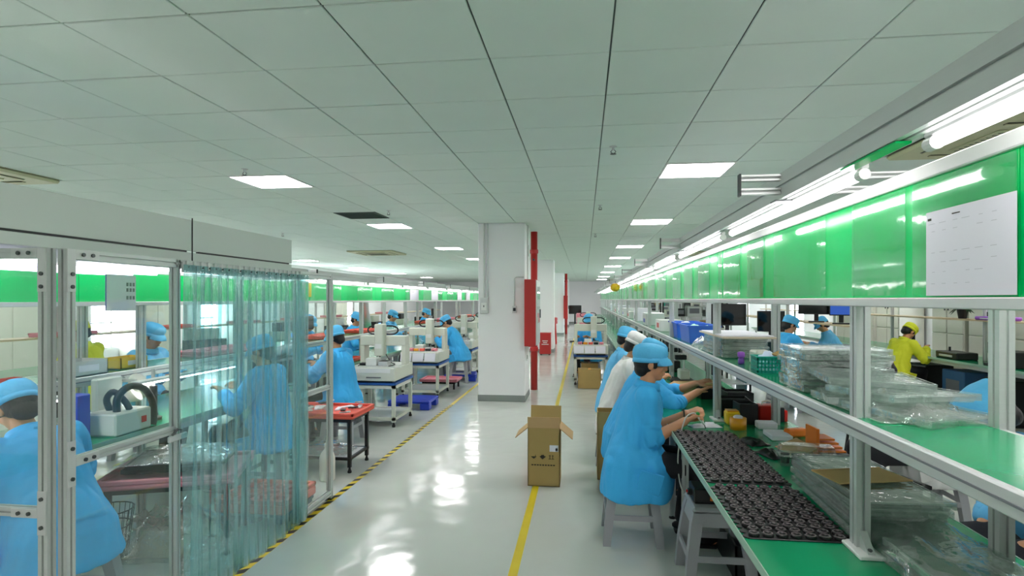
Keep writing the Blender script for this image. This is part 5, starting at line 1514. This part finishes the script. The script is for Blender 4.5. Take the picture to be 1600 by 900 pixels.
for k, y in enumerate((5.65, 6.35)):
    t = thing('storage_bin', 'light blue plastic storage bin on the shelf, %s one' % ('near', 'far')[k], 'bin', (1.08, y, 1.201), 0, 'blue bins on the shelf')
    w, l, h_ = .28, .5, .16
    mb = MB()
    mb.box(-w / 2 + .015, w / 2 - .015, -l / 2 + .015, l / 2 - .015, 0, .006)
    for s in (-1, 1):
        mb.loft([[(s * (w / 2 - .015), -l / 2 + .015, 0), (s * (w / 2 - .02), -l / 2 + .015, 0), (s * (w / 2 - .02), l / 2 - .015, 0), (s * (w / 2 - .015), l / 2 - .015, 0)], [(s * w / 2, -l / 2, h_), (s * (w / 2 - .005), -l / 2, h_), (s * (w / 2 - .005), l / 2, h_), (s * w / 2, l / 2, h_)]])
        mb.loft([[(-w / 2 + .015, s * (l / 2 - .015), 0), (w / 2 - .015, s * (l / 2 - .015), 0), (w / 2 - .015, s * (l / 2 - .02), 0), (-w / 2 + .015, s * (l / 2 - .02), 0)], [(-w / 2, s * l / 2, h_), (w / 2, s * l / 2, h_), (w / 2, s * (l / 2 - .005), h_), (-w / 2, s * (l / 2 - .005), h_)]])
    mb.build('bin_body', m_bluebin, t)
    rm = MB()
    for s in (-1, 1): rm.box(-w / 2 - .01, w / 2 + .01, s * l / 2 - .01, s * l / 2 + .01, h_ - .012, h_ + .002); rm.box(s * w / 2 - .01, s * w / 2 + .01, -l / 2, l / 2, h_ - .012, h_ + .002)
    rm.build('rim', m_bluebin, t)
    tag(link('foam_pile', crumple('foam_pile', .25, .45, .09, 95 + k, mk('pale green foam', (150, 200, 170), .8) if k == 0 else m_paper, 14), None, (1.08, y, 1.29)), '%s wrapping heaped in the %s blue bin' % (('pale green', 'white')[k], ('near', 'far')[k]), 'wrapping')
for k in range(9):
    y = 7.6 + k * 1.7
    t = thing('shelf_item', 'carton of parts on the far shelf, %s along it' % ORD[k], 'carton', (1.08, y, 1.201), 0, 'cartons on the far right shelf')
    MB().box(-.14, .14, -.25, .25, 0, .14 + .05 * (k % 3), .004).build('carton_body', [m_white, m_alu2, m_paper][k % 3], t)
    MB().box(-.142, -.139, -.1, .1, .04, .1).build('label', [m_brightred, m_blue, m_greyink][k % 3], t)

# ------------------------------------------------------------------ cartons on the floor
def carton(label, loc, rz, w, l, h, opened=False, marks=False, group=None):
    t = thing('carton', label, 'carton', loc, rz, group)
    th2 = .006
    mb = MB(); mb.box(-w / 2, w / 2, -l / 2, l / 2, 0, th2)
    for s in (-1, 1): mb.box(s * w / 2, s * (w / 2 - th2), -l / 2, l / 2, 0, h); mb.box(-w / 2, w / 2, s * l / 2, s * (l / 2 - th2), 0, h)
    mb.build('carton_body', m_card, t)
    if opened:
        for s in (-1, 1):
            M_ = Matrix.Translation((s * w / 2, 0, h)) @ Matrix.Rotation(R(40 * s), 4, 'Y')
            MB().box(0, s * .14, -l / 2, l / 2, -.003, .003, mat=M_).build('flap', m_card_in, t)
        M_ = Matrix.Translation((0, l / 2, h)) @ Matrix.Rotation(R(72), 4, 'X')
        MB().box(-w / 2, w / 2, 0, .14, -.003, .003, mat=M_).build('flap', m_card, t)
        M_ = Matrix.Translation((0, -l / 2, h)) @ Matrix.Rotation(R(-82), 4, 'X')
        MB().box(-w / 2, w / 2, -.095, 0, -.003, .003, mat=M_).build('flap', m_card_in, t)
    elif opened is not None:
        for s in (-1, 1): MB().box(s * .002, s * (w / 2 + .001), -l / 2, l / 2, h, h + .004).build('flap', m_card, t)
        MB().box(-.025, .025, -l / 2 - .001, l / 2 + .001, h + .004, h + .0045).build('tape', m_amber, t)
    if marks:
        y = -l / 2
        def mark(poly, mt=m_ink, nm='print'):
            MB().prism(poly, 'y', y - .0016, y - .0006).build(nm, mt, t)
        mark([(.02 + .03, .30), (.125, .30), (.125, .355), (.05, .355)], m_paper, 'white_label')
        mark([(.10, .305), (.12, .305), (.12, .33), (.10, .33)], m_greyink, 'label_print')
        zz = .235
        mark([(-.085, zz), (-.06, zz + .02), (-.068, zz + .02), (-.068, zz + .035), (-.072, zz + .035), (-.072, zz + .02), (-.11, zz + .02)])
        mark([(-.01, zz - .004), (.02, zz + .022), (.004, zz + .026), (.004, zz + .034), (-.02, zz + .034), (-.024, zz + .026), (-.036, zz + .022)])
        for q in (.05, .075):
            mark([(q, zz), (q + .005, zz), (q + .005, zz + .035), (q, zz + .035)]); mark([(q - .006, zz + .028), (q + .011, zz + .028), (q + .011, zz + .032), (q - .006, zz + .032)])
            mark([(q - .008, zz), (q + .014, zz), (q + .014, zz + .004), (q - .008, zz + .004)])
        for q in range(9): mark([(-.105 + q * .023, .178), (-.105 + q * .023 + .017, .178), (-.105 + q * .023 + .017, .188), (-.105 + q * .023, .188)])
    return t
carton('open brown carton standing alone on the yellow line in the aisle', (-.345, 5.07, 0), 0, .275, .29, .50, True, True)
carton('tall brown open carton behind the nearest seated worker', (.225, 5.28, 0), 0, .22, .22, .60, None)
carton('brown carton lying on the aisle floor before the right machine', (.09, 10.55, 0), 0, .41, .26, .34)
carton('second brown carton stored under the right machine table', (.10, 11.2, .113), 0, .32, .3, .27)
# ------------------------------------------------------------------ background on the right
def monitor(label, loc, rz, w=.5, h=.3, lit=None, stand=True):
    t = thing('monitor', label, 'monitor', loc, rz, 'computer monitors')
    MB().box(-w / 2, w / 2, -.02, .02, .12, .12 + h, .006).build('case', m_black, t)
    MB().box(-w / 2 + .015, w / 2 - .015, -.022, -.019, .135, .105 + h).build('screen_face', lit or m_screen, t)
    MB().box(-.03, .03, .0, .03, .02, .14, .004).build('neck', m_black, t)
    MB().box(-.11, .11, -.08, .08, 0, .018, .006).build('foot', m_black, t)
    return t
def rack(label, loc, rz, w, d, h, shelves, mt=m_dark, items=True, seed=1):
    t = thing('shelf_rack', label, 'rack', loc, rz)
    for sx in (-1, 1):
        for sy in (-1, 1): MB().box(sx * w / 2, sx * (w / 2 - .03), sy * d / 2, sy * (d / 2 - .03), 0, h).build('upright', mt, t)
    for z in shelves: MB().box(-w / 2, w / 2, -d / 2, d / 2, z - .02, z).build('shelf', m_alu2, t)
    if items:
        r = random.Random(seed)
        for z in shelves:
            x = -w / 2 + .08; cnt = 0
            while x < w / 2 - .2:
                ww = r.uniform(.12, .3); hh = r.uniform(.08, .24)
                mt_ = r.choice([m_black, m_offw, m_teal, m_card, m_dark, m_alu2])
                it = thing('instrument', '%s instrument, %s along the %s shelf of the %s' % ({m_black: 'black', m_offw: 'off white', m_teal: 'teal', m_card: 'brown', m_dark: 'dark', m_alu2: 'silver'}[mt_], ORD2[cnt], ORD2[shelves.index(z)], {2: 'dark background rack', 5: 'nearest steel rack', 6: 'second steel rack', 7: 'third steel rack'}.get(seed, 'rack')), 'instrument', tuple(Matrix.Translation(loc) @ Matrix.Rotation(R(rz), 4, 'Z') @ Vector((x + ww / 2, 0, z + .001))), rz, 'instruments on the background racks')
                MB().box(-ww / 2, ww / 2, -d * .35, d * .35, 0, hh, .006).build('case', mt_, it)
                MB().box(-ww * .35, ww * .35, -d * .35 - .003, -d * .35, hh * .3, hh * .8).build('front_plate', m_greyink, it)
                x += ww + r.uniform(.03, .12); cnt += 1
    return t
rack('dark instrument rack in the background behind the blue bins', (2.25, 12.4, 0), 0, 1.3, .45, 1.55, (.5, .9, 1.25, 1.55), seed=2)
rack('black trolley rack under the background monitor', (2.35, 9.9, 0), 0, .62, .5, 1.05, (.25, .62, 1.05), m_black, False)
monitor('large black monitor on the black trolley in the background', (2.35, 9.9, 1.051), 8, .62, .36)
t = thing('computer_tower', 'black computer tower on the trolley below the background monitor', 'computer', (2.45, 9.9, .621))
MB().box(-.1, .1, -.2, .2, 0, .38, .008).build('case', m_black, t)
MB().box(-.08, .08, -.204, -.198, .05, .33).build('front', m_dark, t)
t = thing('bench_table', 'grey steel desk with teal panel behind the shelf stacks', 'desk', (2.95, 9.95, 0))
MB().box(-.4, .4, -.3, .3, .92, .95, .004).build('desk_top', m_alu2, t)
for sx in (-1, 1): MB().box(sx * .38, sx * .35, -.28, .28, 0, .92).build('side_panel', mk('teal steel', (60, 110, 120), .5), t)
MB().box(-.35, .35, .25, .28, .2, .92).build('back_panel', MATS['teal steel'], t)
monitor('black monitor on the grey steel desk in the background', (3.05, 9.95, .951), -6, .42, .34)
monitor('dark monitor above the upright blue worker', (3.55, 9.4, 1.251), -20, .5, .32)
monitor('monitor with lit blue screen above the bent background worker', (3.62, 8.7, 1.251), -24, .30, .19, mk('deep blue screen', (40, 90, 200), .3, emit=.35, ecol=lin((60, 100, 190))))
for k, (x, y) in enumerate(((2.7, 13.5), (2.2, 16.0), (2.3, 18.5))):
    rack('%s steel rack further back on the right' % ORD[k], (x, y, 0), 0, 1.1, .4, 1.6, (.5, .9, 1.3), m_alu2, True, 5 + k)
# beige cabinets along the right wall
for k in range(9):
    y = 6.9 + k * 1.0
    if 10.9 < y < 12.6: continue
    t = thing('cabinet', 'beige steel cabinet against the right wall, %s from the front' % ORD[k], 'cabinet', (6.5, y, 0), 0, 'beige cabinets on the right wall')
    MB().box(-.22, .25, -.44, .44, 0, 1.95, .006).build('body', m_cartbeige, t)
    for s in (-1, 1):
        for z0_, z1_ in ((.06, 1.0), (1.02, 1.92)):
            d_ = MB().box(-.235, -.221, s * .22 - .205, s * .22 + .205, z0_, z1_, .004).build('door', m_cartbeige, t)
            MB().box(-.25, -.235, s * .05 - .01, s * .05 + .01, (z0_ + z1_) / 2 - .06, (z0_ + z1_) / 2 + .06, .003).build('handle', m_bolt, d_)
# bench along the right wall: clutter
for k, (x, y, z, w, l, h_, mt, lab) in enumerate(((5.3, 9.0, .751, .28, .5, .10, m_black, 'black machine on the bench by the right wall'), (5.35, 7.9, .751, .3, .4, .2, m_black, 'black gearbox on the bench by the right wall'),
        (5.45, 8.4, 1.321, .2, .6, .05, m_purple, 'violet tray on the wall bench shelf'), (5.4, 10.6, .751, .25, .3, .16, m_bluebin, 'blue box behind the yellow dressed worker'), (5.45, 7.4, 1.321, .2, .5, .12, m_blue, 'blue parts box on the wall bench shelf'))):
    t = thing('bench_equipment', lab, 'equipment', (x, y, z))
    MB().box(-w / 2, w / 2, -l / 2, l / 2, 0, h_, .012).build('body', mt, t)
    MB().box(-w / 2 - .01, -w / 2 + .002, -l * .3, l * .3, h_ * .3, h_ * .6, .003).build('front_plate', m_alu2, t)
    MB().cyl((0, l * .3, h_), (0, l * .3, h_ + .06), .015, n=10).build('knob', m_dark, t)
for k, y in enumerate((8.15, 9.9)):
    t = thing('torque_stand', 'tall slim driver stand on the wall bench, %s one' % ('right', 'left')[k], 'tool', (5.2, y, .751), 0, 'driver stands on the wall bench')
    MB().box(-.05, .05, -.05, .05, 0, .03, .004).build('base', m_black, t)
    MB().cyl((0, 0, .03), (0, 0, .34), .012, n=10).build('rod', m_alu2, t)
    MB().cyl((0, 0, .16), (0, 0, .3), .026, n=12).build('driver', m_dark, t)
t = thing('cable_bundle', 'dark hanging bundle of cables and leaves above the wall bench', 'plant', (5.5, 9.2, 1.461))
rr = random.Random(12)
for k in range(46):
    a = rr.uniform(0, 6.28); L = rr.uniform(.14, .30); z = rr.uniform(.0, .14)
    d = Vector((math.cos(a) * .6, math.sin(a), rr.uniform(-.5, .5))).normalized(); s_ = d.cross(Vector((0, 0, 1))).normalized() * .025
    p = Vector((0, 0, z)); q = p + d * L; mdl = p + d * L * .5 + Vector((0, 0, .03))
    MB().add([p, mdl + s_, q, mdl - s_, mdl + Vector((0, 0, .006))], [(0, 1, 4), (1, 2, 4), (2, 3, 4), (3, 0, 4), (0, 3, 2, 1)]).build('leaf', m_leaf, t)
MB().lathe([(.05, -.14), (.07, -.02), (.075, 0), (.06, .0)], n=14).build('pot', m_black, t)
t = thing('chair', 'blue backed chair behind the shelf beside the white coated worker', 'chair', (2.62, 5.55, 0), 30)
MB().box(-.2, .2, -.2, .2, .43, .47, .015).build('seat', m_bluecloth, t)
MB().box(-.19, .19, .17, .2, .6, .92, .015).build('backrest', mk('sky blue chair shell', (60, 140, 200), .5), t)
for sx in (-1, 1):
    MB().box(sx * .17 - .012, sx * .17 + .012, .17, .19, .44, .7).build('back_post', m_dark, t)
    for sy in (-1, 1): MB().cyl((sx * .2, sy * .2, 0), (sx * .16, sy * .16, .44), .012, n=8).build('leg', m_dark, t)
for k in range(4):
    t = thing('wall_machine', 'blue steel machine under the wall bench, %s along it' % ORD[k], 'machine', (5.45, 7.2 + k * .9, 0), 0, 'machines under the wall bench')
    MB().box(-.2, .2, -.25, .25, .04, .58, .01).build('body', [mk('steel blue', (50, 96, 140), .5), m_dark][k % 2], t)
    MB().box(-.205, -.2, -.15, .15, .2, .45, .003).build('door', m_greyink, t)
    for sy in (-1, 1): MB().box(-.15, .15, sy * .2 - .03, sy * .2 + .03, 0, .04).build('foot', m_rubber, t)

# ------------------------------------------------------------------ background on the left
for k in range(6):
    y = 9.0 + k * 2.6
    t = thing('shelf_machine', 'dark test machine on the bench line along the left wall, %s one' % ORD[k], 'machine', (-6.35, y, .751), 0, 'test machines on the left wall bench')
    MB().box(-.2, .2, -.3, .3, 0, .18, .01).build('body', [m_black, m_offw, m_dark][k % 3], t)
    MB().box(-.15, .1, -.25, .25, .18, .36, .01).build('hood', [m_offw, m_black, m_alu2][k % 3], t)
    MB().box(.2, .204, -.1, .1, .05, .14).build('display', m_lcd if k % 2 else m_screen, t)
for k in range(7):
    y = 6.4 + k * 1.9
    t = thing('foam_tray', 'red foam tray on the shelf of the left wall line, %s one' % ORD[k], 'tray', (-6.4, y, 1.151), 0, 'red trays of the left wall line')
    mb = MB(); foam_tray(mb, .28, .7, 0, .05, 2, 4, .02); mb.build('tray_body', m_redtray if k % 2 else m_pinktray, t)
for k, y in enumerate((6.9, 13.1)):
    monitor('small black monitor on the left shelf, %s one' % ('near', 'far')[k], (-3.48, y, 1.101), 85, .26, .17)
for k in range(6):
    t = thing('cabinet', 'pale steel cabinet against the left wall, %s from the front' % ORD[k], 'cabinet', (-9.7, 5.2 + k * 3.3 if k else 6.4, 0), 0, 'pale cabinets on the left wall')
    MB().box(-.28, .22, -.5, .5, 0, 1.9, .006).build('body', m_cartbeige, t)
    for s in (-1, 1): MB().box(.22, .235, s * .245 - .235, s * .245 + .235, .05, 1.86, .004).build('door', m_cartbeige, t)
t = thing('exhaust_duct', 'silver flexible exhaust duct hanging behind the left boards', 'duct', (-3.5, 8.9, 1.101))
pts = [(0, .1, 0), (0, .05, .15), (.02, -.05, .32), (.05, -.12, .5), (.06, -.15, .75)]
MB().tube(pts, [.07, .075, .06, .05, .05], 14).build('duct_body', m_silver, t, True)
for k in range(4): MB().lathe([(.05, 0), (.06, .01), (.05, .02)], (.0 + .012 * k, .04 - .05 * k, .1 + .12 * k), n=14).build('clamp_ring', m_alu2, t)
t = thing('fume_hood', 'silver foil wrapped heater on the bench left of the seated worker', 'heater', (-3.05, 5.55, .751))
MB().box(-.14, .10, -.35, .25, 0, .26, .02).build('body', m_dark, t)
MB().tube([(-.02, -.42, .30), (-.02, -.2, .31), (-.02, .1, .33), (-.02, .3, .36)], .055, 12).build('foil_duct', m_silver, t, True)
for k in range(3): MB().box(.10, .112, -.28 + k * .18, -.16 + k * .18, .06, .18, .004).build('vent_plate', m_rubber, t)
# far end of the aisle
t = thing('monitor_stand', 'black monitor on a tall stand far down the aisle', 'monitor', (-.35, 22.0, 0))
MB().cyl((0, 0, .02), (0, 0, 1.1), .03, n=10).build('pole', m_black, t)
MB().box(-.2, .2, -.2, .2, 0, .03, .01).build('base', m_black, t)
MB().box(-.24, .24, -.03, .02, 1.05, 1.38, .01).build('case', m_black, t)
MB().box(-.22, .22, -.033, -.03, 1.07, 1.36).build('screen_face', m_screen, t)
t = thing('storage_crate', 'stack of pink crates far down the aisle', 'crate', (.0, 19.0, 0))
for k in range(4): MB().box(-.26, .26, -.3, .3, .05 + k * .28, .05 + k * .28 + .26, .015).build('crate_layer', m_pinktray, t)
for sx in (-1, 1):
    for sy in (-1, 1): MB().cyl((sx * .2, sy * .22, 0), (sx * .2, sy * .22, .05), .025, n=8).build('castor', m_rubber, t)
for k in range(3):
    t = thing('trolley', 'low grey equipment trolley along the far right aisle edge, %s one' % ORD[k], 'trolley', (.05, 13.4 + k * 3.3, 0), 0, 'grey trolleys along the far aisle')
    MB().box(-.25, .25, -.35, .35, .1, .16, .006).build('deck', m_alu2, t)
    MB().box(-.2, .2, -.3, .3, .16, .5, .01).build('load', [m_dark, m_alu2, m_card][k], t)
    for sx in (-1, 1):
        for sy in (-1, 1): MB().cyl((sx * .2, sy * .3, 0), (sx * .2, sy * .3, .1), .03, n=8).build('castor', m_rubber, t)
    MB().tube([(-.22, .33, .16), (-.22, .35, .85), (.22, .35, .85), (.22, .33, .16)], .012, 8).build('handle', m_alu2, t)
